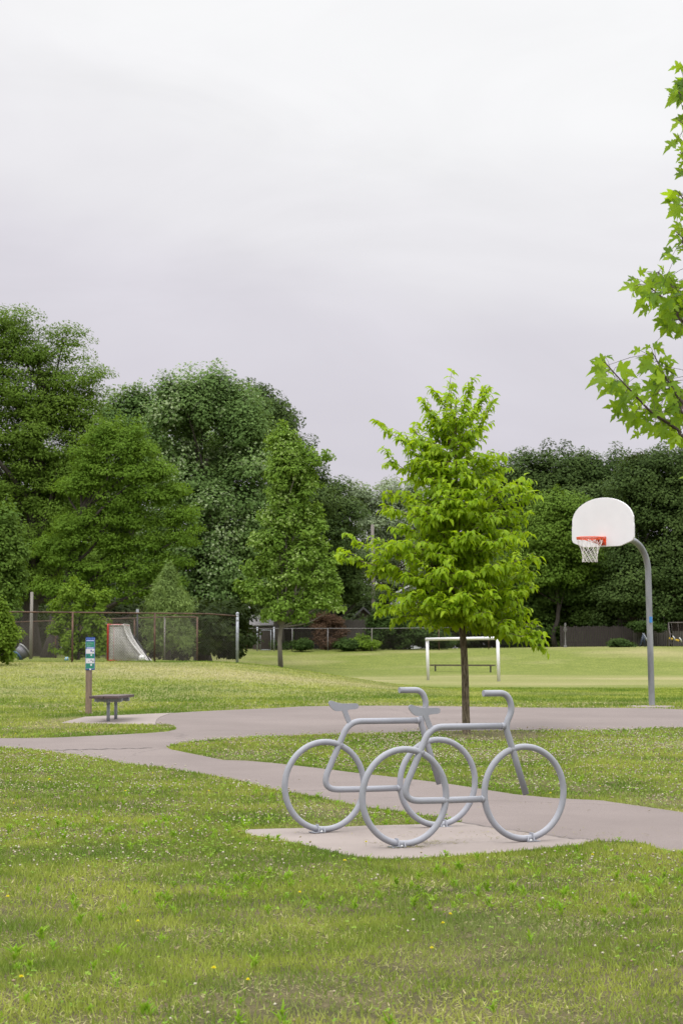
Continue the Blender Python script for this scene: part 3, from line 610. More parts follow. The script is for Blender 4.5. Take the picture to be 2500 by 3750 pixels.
# ================================================================== BASKETBALL HOOP
M_GALV = surf('galvanised_steel', (.30, .31, .33), .45, .6, var=.25, scale=4, bumps=.1, bscale=30, stretch=(1, 1, .25))
M_WHITE = surf('white_enamel', (.69, .685, .70), .35, var=.02, scale=3)
M_ORANGE = surf('orange_enamel', (.70, .075, .012), .4, var=.08, scale=20)
M_CORD = surf('white_cord', (.68, .65, .62), .8, var=.08)
def build_hoop():
    base = dG(1496, 1623.5); ang = R(43); n = Vector((-math.sin(ang), -math.cos(ang), 0)); w = Vector((math.cos(ang), -math.sin(ang), 0))
    t = thing('basketball_hoop', 'white fan shaped basketball backboard with orange rim on a bent grey pole', 'basketball hoop', tuple(base))
    Lb = 1.50; bc = Vector(base) + Vector((0, 0, 0)) + n * Lb; z0 = CH + (2410 - 2003) / F * bc.y
    Z = Vector((0, 0, 1)); B = Vector((base[0], base[1], base[2]))
    top = B + n * .075; zt = base[2] + 2.50; ze = z0 + .17
    P = [B + Vector((0, 0, -.2)), B + n * .0, Vector((top.x, top.y, zt))]
    for k in range(1, 13):
        a = k / 12 * math.pi / 2; P.append(Vector((top.x, top.y, zt)) + n * (.62 * (1 - math.cos(a))) + Z * ((ze - zt) * math.sin(a)))
    P.append(Vector((bc.x, bc.y, ze)) - n * .06)
    MB().tube(P, .058, 20).build('pole', M_GALV, t)
    # backboard outline in (w, h)
    hw, hh = .685, .895; o = []
    for k in range(19):
        a = math.pi * k / 18; o.append((hw * math.cos(a), .43 + (hh - .43) * math.sin(a) ** .92))
    o = [(.675, .42 + .0)] + [p for p in o if p[1] > .45] + [(-.675, .42)]
    o = o + [(-.685, .36), (-.685, .15), (-.66, .10), (-.61, .075), (-.40, .005), (-.36, 0), (.36, 0), (.40, .005), (.61, .075), (.66, .10), (.685, .15), (.685, .36)]
    Mx = Matrix(((w.x, n.x, 0, bc.x), (w.y, n.y, 0, bc.y), (0, 0, 1, z0), (0, 0, 0, 1)))
    MB().prism(o, .04, Mx).build('backboard', M_WHITE, t, bevel=.008)
    bk = MB(); bk.box((0, -.05, .17), (.34, .02, .26), Mx); bk.box((0, -.035, .34), (.9, .03, .05), Mx); bk.box((0, -.035, .1), (.6, .03, .05), Mx); bk.build('mounting_frame', M_GALV, t)
    # rim
    zr = .150; rr = .236; yc = .022 + .15 + rr
    tw = lambda x, y, z: Mx @ Vector((x, y, z)); rm = MB()
    for dz, rad in ((0, rr), (-.022, rr - .006)): rm.tube([tw(rad * math.cos(a), yc + rad * math.sin(a), zr + dz) for a in np.linspace(0, 2 * np.pi, 49)[:-1]], .0095, 8, closed=True)
    for k in range(12):
        a = 2 * math.pi * (k + .5) / 12; rm.tube([tw((rr - .003) * math.cos(a + d), yc + (rr - .003) * math.sin(a + d), zr - .024 - .020 * (1 - abs(d) / .05)) for d in (-.05, -.02, .02, .05)], .004, 5)
    rim = rm.build('rim', M_ORANGE, t)
    br = MB(); br.box((0, .027, .105), (.165, .012, .155), Mx); br.box((0, .10, zr - .006), (.13, .15, .012), Mx)
    for s in (-1, 1):
        br.tube([tw(s * .06, .03, .05), tw(s * .13, yc - rr * .8, zr - .02)], .008, 6); br.tube([tw(s * .05, .03, .045), tw(s * .20, yc - .10, zr - .024)], .006, 6); br.box((s * .055, .085, .115), (.008, .11, .07), Mx)
    br.build('bracket', M_ORANGE, rim)
    for x in (-.06, .06):
        for z in (.05, .16): MB().tube([tw(x, .033, z), tw(x, .043, z)], .011, 8).build('bolt', M_BOLT, rim)
    # net: twelve loops, crossing cords
    prof = [(0, rr - .006), (.04, .222), (.09, .195), (.15, .168), (.21, .148), (.27, .135), (.33, .130), (.38, .134), (.415, .145)]
    f = lambda d: np.interp(d, [p[0] for p in prof], [p[1] for p in prof]); nt_ = MB()
    for s in (-1, 1):
        for k in range(12):
            P = []
            for j in range(31):
                d = .40 * j / 30; ang_ = 2 * math.pi * k / 12 + s * (2 * math.pi / 24) * np.interp(d, [0, .15, .40], [0, 1.0, 5.0])
                rad = f(d) * (1 + .015 * math.sin(d * 40 + k)); P.append(tw(rad * math.cos(ang_), yc + rad * math.sin(ang_), zr - .045 - d))
            nt_.tube(P, .0042 if True else 0, 5)
    nt_.build('net', M_CORD, t)
    st = MB(); q = Vector((top.x, top.y, base[2] + 1.62)); st.box(q + n * .02 + Vector((.045, -.038, 0)), (.05, .03, .11), rz=R(-50)); st.build('sticker', surf('blue_sticker', (.05, .22, .55), .5), t)
    foot = MB(); c = Vector(base); foot.lathe([(.0, .035), (.42, .032), (.45, .02), (.45, -.1)], Matrix.Translation((c.x - .05, c.y - .12, c.z - .01)), 28)
    tag(foot.build('concrete_footing', MAT_CONC), 'round concrete footing under the basketball pole', 'footing', kind='structure')
build_hoop()

# ================================================================== BENCH, SIGN POST
M_PLANK = surf('brown_plastic_plank', (.080, .052, .050), .6, var=.12, scale=9, bumps=.2, bscale=60, stretch=(3, .5, 3))
M_LEG = surf('grey_painted_steel', (.30, .32, .35), .5, .3, var=.08, scale=8)
def build_bench():
    a = G(397, 2645); b = G(424.5, 2637); d = Vector((b - a)[:2]).normalized(); c = (a + b) / 2; Ls = float(np.linalg.norm((b - a)[:2]))
    t = thing('park_bench', 'backless brown plank bench on two grey posts standing on a concrete slab', 'bench', tuple(c), math.atan2(d.y, d.x))
    zt = CH + (2410 - 2547) / F * (a[1] - .3); h = zt - c[2]; hl = Ls / 2 + .42
    for s in (-1, 1):
        g = a if s < 0 else b
        MB().tube([(s * Ls / 2, 0, g[2] - c[2] - .05), (s * Ls / 2, 0, h - .04)], .027, 16).build('leg', M_LEG, t, False)
        q = MB(); q.box((s * Ls / 2, 0, h - .078), (.05, .44, .045)); q.box((s * Ls / 2 - s * .02, 0, h - .05), (.10, .44, .008))
        for y in (-.17, -.06, .06, .17): q.tube([(s * Ls / 2, y, h - .115), (s * Ls / 2, y, h - .09)], .008, 6)
        q.tube([(s * Ls / 2, 0, h - .12), (s * Ls / 2, 0, h - .07)], .036, 12); q.build('bracket', M_LEG, t, False)
    for y in (-.116, .116): MB().box((0, y, h - .022), (2 * hl, .222, .042)).build('plank', M_PLANK, t, False, bevel=.006)
build_bench()
def build_sign():
    g = G(325, 2615); D = g[1]; s = D / F; t = thing('sign_post', 'tall blue and green activity sign on a square wooden post', 'sign', tuple(g), R(-11))
    zt = CH + (2410 - 2334) * s - g[2]; zb = CH + (2410 - 2453) * s - g[2]
    mw = surf('weathered_post', (.215, .155, .112), .8, var=.18, scale=8, bumps=.3, bscale=40, stretch=(6, 6, .6))
    MB().box((0, 0, (zt - .03) / 2 - .1), (.089, .089, zt + .17)).build('post', mw, t, False, bevel=.004)
    W = 35.5 * s; x0 = -.045 - W * .0; x1 = x0 + W; y = -.052; P = MB()
    def rrect(a, b, c, d, r=.012, n=5):
        o = []
        for cx, cz, a0 in ((b - r, d - r, 0), (a + r, d - r, 90), (a + r, c + r, 180), (b - r, c + r, 270)):
            for k in range(n + 1): q = R(a0 + 90 * k / n); o.append((cx + r * math.cos(q), cz + r * math.sin(q)))
        return o
    blue, green, white, pale, dark = surf('sign_blue', (.012, .06, .26), .45, var=.05), surf('sign_green', (.02, .20, .135), .45, var=.05), surf('sign_white', (.62, .60, .63), .45, var=.03), surf('sign_pale_blue', (.42, .48, .72), .45, var=.03), surf('sign_ink', (.02, .035, .10), .5)
    Hh = zt - zb; pn = MB().prism(rrect(x0, x1, zb, zt), .006, Matrix.Translation((0, y, 0))).build('sign_panel', blue, t, False)
    lay = lambda name, o, k, m: MB().prism(o, .002, Matrix.Translation((0, y - .003 - .0022 * k, 0))).build(name, m, pn, False)
    zz = lambda f: zt - Hh * f; xx = lambda f: x0 + W * f
    ring = rrect(x0 + .005, x1 - .005, zz(.965), zz(.03)); lay('border', ring, 1, pale)
    # bands measured from the photograph (fraction of the panel height)
    for a, b, m, nm in ((.035, .135, blue, 'header_band'), (.135, .30, green, 'text_band'), (.30, .355, blue, 'title_band'), (.36, .50, white, 'exercise_band'), (.505, .645, green, 'exercise_band'), (.65, .795, white, 'exercise_band'), (.80, .955, green, 'exercise_band')):
        lay(nm, [(xx(.05), zz(b)), (xx(.95), zz(b)), (xx(.95), zz(a)), (xx(.05), zz(a))], 2, m)
    bar = lambda nm, a, b, c, d, m: lay(nm, [(xx(a), zz(d)), (xx(b), zz(d)), (xx(b), zz(c)), (xx(a), zz(c))], 3, m)
    q = MB()
    def words(nm, rows, m):
        mb = MB()
        for a, b, c, d in rows:
            x = a
            while x < b - .02:
                e = min(b, x + random.uniform(.05, .11)); mb.prism([(xx(x), zz(d)), (xx(e), zz(d)), (xx(e), zz(c)), (xx(x), zz(c))], .002, Matrix.Translation((0, y - .0096, 0))); x = e + .012
        mb.build(nm, m, pn, False)
    words('lettering', [(.10, .90, .085, .118)], pale); words('lettering', [(.14, .88, .31, .348)], pale)
    words('lettering', [(.12, .55, .148, .156), (.14, .70, .176, .184), (.14, .88, .197, .205), (.14, .34, .218, .226), (.14, .70, .238, .246), (.14, .62, .258, .266), (.14, .55, .278, .286)], surf('sign_mint', (.22, .42, .33), .5))
    bar('symbol', .56, .68, .385, .448, surf('sign_violet', (.08, .08, .33), .5)); bar('symbol', .56, .68, .685, .717, surf('sign_slate', (.09, .09, .25), .5)); bar('symbol', .54, .72, .522, .568, white); bar('symbol', .54, .72, .815, .872, white)
    for fx, fz in ((.82, .435), (.82, .735)):
        lay('symbol', [(xx(fx) + .012 * math.cos(a), zz(fz) + .014 * math.sin(a)) for a in np.linspace(0, 6.283, 13)[:-1]], 3, surf('sign_olive', (.10, .14, .12), .5))
    for fx, fz, rr_ in ((.25, .575, .012), (.84, .585, .006), (.34, .74, .006), (.22, .875, .007), (.44, .885, .006), (.83, .865, .009)):
        lay('symbol', [(xx(fx) - rr_, zz(fz) - rr_), (xx(fx) + rr_ * .6, zz(fz) - rr_), (xx(fx) + rr_, zz(fz)), (xx(fx) + rr_ * .2, zz(fz) + rr_ * 1.3), (xx(fx) - rr_ * .4, zz(fz) + rr_ * .4)], 3, dark)
    lay('tag', [(xx(.44), zz(1.005)), (xx(.63), zz(1.005)), (xx(.63), zz(.955)), (xx(.44), zz(.955))], 4, white)
build_sign()

# ================================================================== SOCCER GOAL, FAR BENCH
def build_goal():
    a = at(1567, 2490, 97); b = at(1825, 2495, 91); a[2] = float(H(a[0], a[1])); b[2] = float(H(b[0], b[1]))
    ta = at(1563, 2341, 97); tb = at(1821, 2337, 91); t = thing('soccer_goal', 'white metal soccer goal frame without a net on the far field', 'soccer goal', tuple((a + b) / 2))
    ang = math.atan2(b[1] - a[1], b[0] - a[0])
    for g, h in ((a, ta), (b, tb)): MB().tube([g + np.array([0, 0, -.1]), h + np.array([0, 0, .06])], .075, 4).build('post', M_WHITE, t)
    MB().tube([ta + np.array([-.05, 0, 0]), tb + np.array([.05, 0, 0])], .075, 4).build('crossbar', M_WHITE, t)
build_goal()
def build_far_bench():
    Dm = 119; a = at(1577, 2436, Dm + 1); b = at(1809, 2432, Dm - 1); c = (a + b) / 2; c[2] = float(H(c[0], c[1])); m = surf('dark_brown_plank', (.075, .055, .045), .7)
    t = thing('team_bench', 'long low dark bench without a back seen through the soccer goal', 'bench', tuple(c)); d = Vector(b - a).normalized()
    MB().tube([a, b], [.16, .16], 4).build('_', m) if False else None
    z = max(a[2], c[2] + .38); MB().box(((a[0] + b[0]) / 2, (a[1] + b[1]) / 2, z), (float(np.linalg.norm((b - a)[:2])), .30, .085), rz=math.atan2(b[1] - a[1], b[0] - a[0])).build('seat', m, t)
    for f in (.07, .94):
        p = a + (b - a) * f; g = float(H(p[0], p[1])); MB().box((p[0], p[1], (g + z) / 2 - .06), (.085, .2, z - g + .04)).build('leg', surf('black_steel', (.03, .03, .03), .5), t)
build_far_bench()

# ================================================================== CHAIN-LINK FENCES
M_RUST = surf('rusty_pipe', (.115, .062, .042), .8, var=.3, scale=5, bumps=.2, bscale=40)
M_WOODG = surf('grey_weathered_wood', (.22, .20, .18), .85, var=.2, scale=6, stretch=(6, 6, .5))
M_WIRE = surf('dull_wire', (.075, .062, .052), .6, .2, var=.1)
M_POST = surf('galvanised_post', (.36, .38, .42), .45, .4, var=.12, scale=5)
def chain_fence(label, pts, hgt, posts, post_mats, name='chain_link_fence', pitch=.085, wire=.0026, railr=.021, rail_mat=None, group='chain link fences'):
    """pts: polyline in x,y; posts: distances along it"""
    P = [np.array(p, float) for p in pts]; seg = [np.linalg.norm(P[i + 1] - P[i]) for i in range(len(P) - 1)]; Lt = sum(seg)
    def along(d):
        for i, s in enumerate(seg):
            if d <= s or i == len(seg) - 1: q = P[i] + (P[i + 1] - P[i]) * (d / s); return np.array([q[0], q[1], float(H(q[0], q[1]))])
            d -= s
    c = along(Lt / 2); t = thing(name, label, 'fence', tuple(c), 0, group)
    for d, m in zip(posts, post_mats):
        g = along(d); r = .048 if m is M_POST else .030
        q = MB().tube([g + (0, 0, -.1), g + (0, 0, hgt + (.06 if m is M_POST else .0))], r, 10).build('post', m, t)
        if m is M_POST:
            MB().lathe([(.054, hgt + .05), (.054, hgt + .085), (.035, hgt + .12), (.0, hgt + .13)], Matrix.Translation(tuple(g)), 12).build('cap', m, q)
            for z in (hgt - .02, hgt - .16, hgt * .62, hgt * .3): MB().lathe([(.053, z), (.053, z + .03)], Matrix.Translation(tuple(g)), 12).build('band', m, q)
    n = max(2, int(Lt / 1.0)); MB().tube([along(Lt * i / n) + (0, 0, hgt) for i in range(n + 1)], railr, 8).build('top_rail', rail_mat or M_RUST, t)
    # woven diamond wires
    V = []; Fs = []; k = int(Lt / pitch); run = hgt
    mb_v = []; mb_f = []
    def strand(a, b):
        a = np.array(a); b = np.array(b); d = norm((b - a)[None])[0]; u = norm(np.cross(d, [0, 1, 0.01])[None])[0]; w = np.cross(d, u); o = len(mb_v) * 3
        ring = [u * wire, (-u * .5 + w * .87) * wire, (-u * .5 - w * .87) * wire]
        mb_v.append(np.array([a + q for q in ring])); mb_v.append(np.array([b + q for q in ring]))
        for q in range(3): mb_f.append((o + q, o + (q + 1) % 3, o + 3 + (q + 1) % 3, o + 3 + q))
    ov = .05
    for i in range(-int(run / pitch), k):
        for s in (1, -1):
            d0 = i * pitch; d1 = d0 + run; e0, e1 = max(d0, 0), min(d1, Lt)
            if e1 - e0 < .02: continue
            z0, z1 = (e0 - d0) / run, (e1 - d0) / run
            if s < 0: z0, z1 = 1 - z0, 1 - z1
            z = lambda f: .02 + f * (hgt + (ov if f > .98 else 0) - .02)
            strand(along(e0) + (0, 0, z(z0)), along(e1) + (0, 0, z(z1)))
    me = np_mesh('wire_mesh', np.concatenate(mb_v), [np.array(mb_f)], True); put('wire_mesh', me, M_WIRE, t); return t
A0 = at(-420, 2443, 58.5)[:2]; A1 = at(869, 2423, 65.0)[:2]; LA = float(np.linalg.norm(A1 - A0)); fa = lambda px: float(np.linalg.norm(at(px, 2430, np.interp(px, [-420, 869], [58.5, 65]))[:2] - A0))
chain_fence('rusty chain link fence in front, ending at a light galvanised post with a domed cap', [A0, A1], 1.55, [fa(-350), fa(-50), fa(257), fa(560), LA], [M_RUST, M_RUST, M_RUST, M_RUST, M_POST])
B0 = at(-330, 2408, 108)[:2]; B1 = at(55, 2408, 89)[:2]; B2 = at(722, 2419, 70.5)[:2]; LB = float(np.linalg.norm(B1 - B0) + np.linalg.norm(B2 - B1))
pb = [LB - k * 3.05 for k in range(0, 9)]
chain_fence('rusty chain link fence set back behind the front fence, slanting away to the left', [B0, B1, B2], 1.57, pb, [M_RUST, M_WOODG, M_RUST, M_WOODG, M_RUST, M_RUST, M_RUST, M_RUST, M_RUST])
M_RAILG = surf('dull_grey_rail', (.20, .19, .19), .6, .2)
C0 = at(870, 2383, 134)[:2]; C1 = at(1360, 2384, 134)[:2]; C2 = at(1980, 2380, 136)[:2]; fc = lambda px: float(np.linalg.norm(at(px, 2383, 134)[:2] - C0))
chain_fence('low grey chain link fence along the top of the far grass bank', [C0, C1, C2], 1.52, [fc(904), fc(1070), fc(1200), fc(1361), fc(1612), fc(1800)], [M_RUST, M_RAILG, M_RAILG, M_WOODG, M_RUST, M_RUST], rail_mat=M_RAILG, pitch=.16, wire=.003)

# ================================================================== HOCKEY NET, BALLS, STICK, ODDMENTS BY THE FENCE
M_RED = surf('red_tube', (.42, .018, .014), .45, var=.12, scale=10)
M_NETW = surf('white_netting', (.52, .50, .49), .85, var=.05)
def build_hockey_net():
    D = 66.2; s = D / F; a = at(395, 2436, D); gz = float(H(a[0], a[1])); a[2] = gz; W = 1.83; Hh = 1.22; dt = .52; db = 1.30
    t = thing('hockey_net', 'red framed hockey net with white netting turned sideways behind the fence', 'hockey net', tuple(a))
    p = lambda x, y, z: np.array([a[0] + x, a[1] + y, gz + z]); f = MB()
    front = rounded([p(0, 0, 0), p(0, 0, Hh), p(0, W, Hh), p(0, W, 0)], .08, 5); f.tube(front, .034, 10); f.build('frame', M_RED, t)
    shelf = rounded([p(0, 0, Hh), p(dt, .05, Hh), p(dt, W - .05, Hh), p(0, W, Hh)], .14, 5); base = smooth_path([p(0, 0, .03), p(.45, .12, .03), p(.62, .6, .03), p(.62, W - .6, .03), p(.45, W - .12, .03), p(0, W, .03)], 5)
    MB().tube(shelf, .016, 8).build('top_shelf', M_RED, t); MB().tube(base, .024, 8).build('base_frame', M_RED, t)
    n = MB(); r = .012
    prof = lambda u: np.array([dt + (db - dt) * (u ** 1.7) * 1.0, Hh * (1 - u) + .02])     # slack back sheet falling outwards
    NB, NW = 26, 34
    for j in range(NW + 1):
        y = W * j / NW; n.tube([p(prof(i / NB)[0], y, prof(i / NB)[1] - .0) for i in range(NB + 1)], r, 4)
    for i in range(NB + 1):
        q = prof(i / NB); n.tube([p(q[0], 0.0, q[1]), p(q[0] + .02, W / 2, q[1]), p(q[0], W, q[1])], r, 4)
    for k in range(14): x = dt * k / 14 + .02; n.tube([p(x, 0, Hh - .01), p(x, W / 2, Hh - .03), p(x, W, Hh - .01)], r, 4)
    for k in range(NW + 1): y = W * k / NW; n.tube([p(0, y, Hh - .01), p(dt, y, Hh - .01)], r, 4)
    for y0 in (0.02, W - .02):          # side sheets
        for i in range(26):
            z = Hh * (1 - i / 26); x1 = np.interp(z, [0, Hh], [db, dt]); u = 1 - z / Hh; x1 = prof(u)[0]; n.tube([p(.02, y0, z), p(x1 * .5, y0 + .03, z - .02), p(x1, y0, z)], r * .9, 4)
        for k in range(28):
            x = db * k / 28 + .03
            if x < dt: zt_ = Hh
            else: u = ((x - dt) / (db - dt)) ** (1 / 1.7); zt_ = Hh * (1 - u)
            n.tube([p(x, y0, .02), p(x, y0 + .02, zt_)], r * .9, 4)
    n.build('netting', M_NETW, t)
build_hockey_net()
def ball(name, label, c, r, ma, mb_=None, kind='ball'):
    t = thing(name, label, kind, (c[0], c[1], c[2])); bm = bmesh.new(); bmesh.ops.create_icosphere(bm, subdivisions=3, radius=r)
    me = bpy.data.meshes.new('shell'); bm.to_mesh(me); bm.free(); me.transform(Matrix.Translation((c[0], c[1], c[2] + r))); me.polygons.foreach_set('use_smooth', [True] * len(me.polygons)); put('shell', me, ma, t)
    if mb_:
        for d in ((0, -1, .15), (.8, -.5, .3), (-.8, -.5, .3), (.35, -.6, -.75), (-.35, -.55, -.75), (0, -.5, .9), (.5, .8, 0), (-.5, .8, .2)):
            v = Vector(d).normalized(); q = v.to_track_quat('Z', 'Y').to_matrix().to_4x4(); MB().lathe([(0, r * 1.004), (r * .26, r * .972), (r * .31, r * .94)], Matrix.Translation((c[0], c[1], c[2] + r)) @ q, 5).build('patch', mb_, t)
g = at(520, 2432, 66.0); g[2] = float(H(g[0], g[1])); ball('soccer_ball', 'white soccer ball lying beside the hockey net', g, .11, surf('white_ball', (.68, .67, .66), .5), surf('grey_patch', (.30, .30, .31), .5))
g = at(245, 2416, 67); g[2] = float(H(g[0], g[1])); ball('play_ball', 'small blue and yellow ball beside a rusty fence post', g, .075, surf('blue_ball', (.10, .30, .48), .5), surf('yellow_patch', (.62, .50, .10), .5))
def build_stick():
    b = at(552, 2426, 66.4); b[2] = float(H(b[0], b[1])); tp = at(500, 2342, 66.9); m = surf('black_shaft', (.015, .015, .017), .5)
    t = thing('hockey_stick', 'black hockey stick leaning beside the net with its blade up', 'hockey stick', tuple(b)); MB().tube([b, tp], .022, 6).build('shaft', m, t)
    d = tp - b; MB().tube([tp, tp + (-.06, .02, .05), tp + (-.10, .03, .16)], [.022, .03, .02], 6).build('blade', m, t); MB().tube([tp + (.02, 0, -.1), tp + (-.16, 0, -.16), tp + (-.26, 0, -.14)], .012, 5).build('strap', surf('grey_tape', (.35, .34, .33), .7), t)
build_stick()
def build_post(px, y0, y1, D, r, label, m, cap=None, name='wooden_post', lean=0):
    b = at(px, y1, D); b[2] = float(H(b[0], b[1])); tp = at(px + lean, y0, D); t = thing(name, label, 'post', tuple(b))
    MB().tube([b + (0, 0, -.1), (b + tp) / 2, tp], [r * 1.1, r, r * .92], 10).build('shaft', m, t)
    if cap: MB().box(tp + (0, 0, .06), (r * 3.2, r * 3.2, .12)).build('cap', cap, t)
    return t
build_post(113, 2168, 2402, 78, .062, 'tall grey weathered post standing behind the fence at the left edge', M_WOODG, lean=5)
build_post(504, 2243, 2425, 69, .028, 'thin dark metal post with a small grey cap behind the hockey net', surf('dark_post', (.02, .02, .022), .5), M_POST, 'metal_post')
def build_tub():
    c = at(80, 2372, 74); t = thing('plastic_tub', 'grey and blue plastic tub tipped on its side beside the weathered post', 'tub', (c[0], c[1], float(H(c[0], c[1]))))
    c[2] = float(H(c[0], c[1])) + .26; Mx = Matrix.Translation(tuple(c)) @ Matrix.Rotation(R(48), 4, 'Y') @ Matrix.Rotation(R(-24), 4, 'X')
    MB().lathe([(0, -.18), (.22, -.18), (.27, .14), (.24, .14), (.20, -.15), (0, -.15)], Mx, 24).build('body', surf('grey_plastic', (.11, .11, .125), .5), t)
    MB().lathe([(.25, .13), (.30, .13), (.305, .17), (.25, .17), (.25, .13)], Mx, 24).build('rim', surf('pale_plastic', (.27, .27, .27), .5), t)
    MB().lathe([(.0, -.21), (.23, -.21), (.235, -.17), (0, -.17)], Mx, 24).build('base', surf('blue_plastic', (.04, .10, .20), .5), t)
build_tub()
# ================================================================== HOUSES, SHED, BOARD FENCES, POLES BEHIND THE PARK
M_SIDE = surf('white_siding', (.55, .56, .60), .6, var=.06, scale=2); M_DARKW = surf('dark_brick', (.085, .065, .06), .85, var=.2, scale=8); M_GSIDE = surf('grey_siding', (.25, .27, .30), .6, var=.06)
M_ROOF = surf('dark_shingles', (.060, .058, .062), .9, var=.2, scale=12); M_LROOF = surf('pale_shed_roof', (.26, .245, .25), .8, var=.12, scale=5); M_GLASS = surf('window_glass', (.03, .035, .04), .08, var=.05); M_BRICK = surf('tan_brick', (.30, .17, .10), .85, var=.2, scale=8); M_TRIM = surf('white_trim', (.62, .62, .63), .5, var=.03)
def house(label, px0, px1, D, wall_h, roof_h, mw, mr, depth=8, windows=(), gable=True, chimney=False, trim=None):
    a = at(px0, 2390, D); b = at(px1, 2390, D); cx = (a[0] + b[0]) / 2; w = b[0] - a[0]; gz = float(H(cx, D)) - .1
    t = thing('house', label, 'house', (cx, D, gz)); MB().box((0, depth / 2, wall_h / 2), (w, depth, wall_h)).build('wall', mw, t, False)
    if gable:
        MB().prism([(-w / 2, wall_h), (w / 2, wall_h), (0, wall_h + roof_h)], depth, Matrix.Translation((0, depth / 2, .003))).build('gable', mw, t, False)
        r = MB(); e = .35
        for s in (-1, 1):
            r.prism([(s * (w / 2 + e), wall_h - roof_h * e * 2 / w), (0, wall_h + roof_h), (0, wall_h + roof_h + .16), (s * (w / 2 + e), wall_h - roof_h * e * 2 / w + .16)], depth + .8, Matrix.Translation((0, depth / 2, .012)))
        rf = r.build('roof', mr, t, False)
        tr = MB()
        for s in (-1, 1): tr.prism([(s * (w / 2 + e), wall_h - roof_h * e * 2 / w - .03), (0, wall_h + roof_h - .03), (0, wall_h + roof_h + .13), (s * (w / 2 + e), wall_h - roof_h * e * 2 / w + .13)], .05, Matrix.Translation((0, -.44, .02)))
        tr.build('trim', trim or M_TRIM, rf, False)
    else:
        rf = MB().prism([(-.5, wall_h - .1), (depth / 2, wall_h + roof_h), (depth + .5, wall_h - .1), (depth + .5, wall_h + .04), (depth / 2, wall_h + roof_h + .15), (-.5, wall_h + .04)], w + .6, Matrix.Translation((0, 0, 0)) @ Matrix.Rotation(R(90), 4, 'Z')).build('roof', mr, t, False)
    for wx, wz, ww, wh in windows:
        f = MB(); 
        for x, z, sx, sz in ((wx - ww / 2, wz, .09, wh + .09), (wx + ww / 2, wz, .09, wh + .09), (wx, wz - wh / 2, ww - .09, .09), (wx, wz + wh / 2, ww - .09, .09), (wx, wz, .05, wh - .09)): f.box((x, -.02, z), (sx, .1, sz))
        fo = f.build('window', M_TRIM, t, False); MB().box((wx, -.004, wz), (ww - .09, .03, wh - .09)).build('pane', M_GLASS, fo, False)
    if chimney: MB().box((-w * .30, depth * .25, wall_h + roof_h * .75), (.7, .7, 2.2)).build('chimney', M_BRICK, rf, False)
    return t
house('white sided house with brick chimney half hidden by the bright young tree', 1425, 1660, 172, 4.6, 1.5, M_SIDE, M_ROOF, windows=[(-1.2, 3.4, 1.0, 1.2), (.9, 3.4, 1.0, 1.2), (1.4, 1.3, 1.1, 1.2)], chimney=False)
house('dark house standing in deep shade right of the slender field tree', 1275, 1385, 158, 2.2, 1.1, M_DARKW, M_ROOF, trim=surf('grey_trim', (.05, .05, .052), .6), windows=[(-.3, 1.7, .9, .9)])
house('grey sided house glimpsed above the galvanised end post of the front fence', 760, 905, 152, 3.3, 1.2, M_GSIDE, M_ROOF, gable=True, windows=[(.6, 2.2, .9, 1.0)])
house('pale house glimpsed through leaves above the rusty fence', 255, 390, 132, 4.3, 1.8, M_SIDE, M_ROOF, windows=[(.3, 3.4, .9, 1.1)])
def shed():
    D = 139; a = at(926, 2383, D); b = at(1006, 2383, D); gz = float(H(a[0], D)); cx = (a[0] + b[0]) / 2; w = b[0] - a[0]; t = thing('garden_shed', 'low dark garden shed with a pale sloping roof behind the gate', 'shed', (cx, D, gz))
    MB().box((0, 1.1, .8), (w, 2.2, 1.6)).build('wall', M_DARKW, t, False); MB().prism([(-.25, 1.62), (1.15, 2.35), (2.4, 1.7), (2.4, 1.76), (1.15, 2.42), (-.25, 1.69)], w + .5, Matrix.Rotation(R(90), 4, 'Z')).build('roof', M_LROOF, t, False)
shed()
def gate():
    D = 134.2; P = [at(px, 2383, D) for px in (942, 953, 992, 1003)]
    for p in P: p[2] = float(H(p[0], p[1]))
    t = thing('fence_gate', 'galvanised chain link gate between light grey posts below the shed roof', 'gate', tuple((P[0] + P[3]) / 2))
    for p, h, r in ((P[0], 1.62, .05), (P[3], 1.62, .05)): MB().tube([p + (0, 0, -.1), p + (0, 0, h)], r, 10).build('post', M_POST, t)
    fr = MB(); fr.tube([P[1] + (0, 0, .05), P[1] + (0, 0, 1.42)], .026, 8); fr.tube([P[2] + (0, 0, .05), P[2] + (0, 0, 1.42)], .026, 8)
    for z in (.08, 1.40): fr.tube([P[1] + (0, 0, z), P[2] + (0, 0, z)], .024, 8)
    fr.build('gate_frame', M_POST, t); m = MB()
    for k in range(14): q = P[1] + (P[2] - P[1]) * (k + .5) / 14; m.tube([q + (0, 0, .08), q + (0, 0, 1.40)], .006, 4)
    m.build('gate_mesh', M_WIRE, t)
gate()
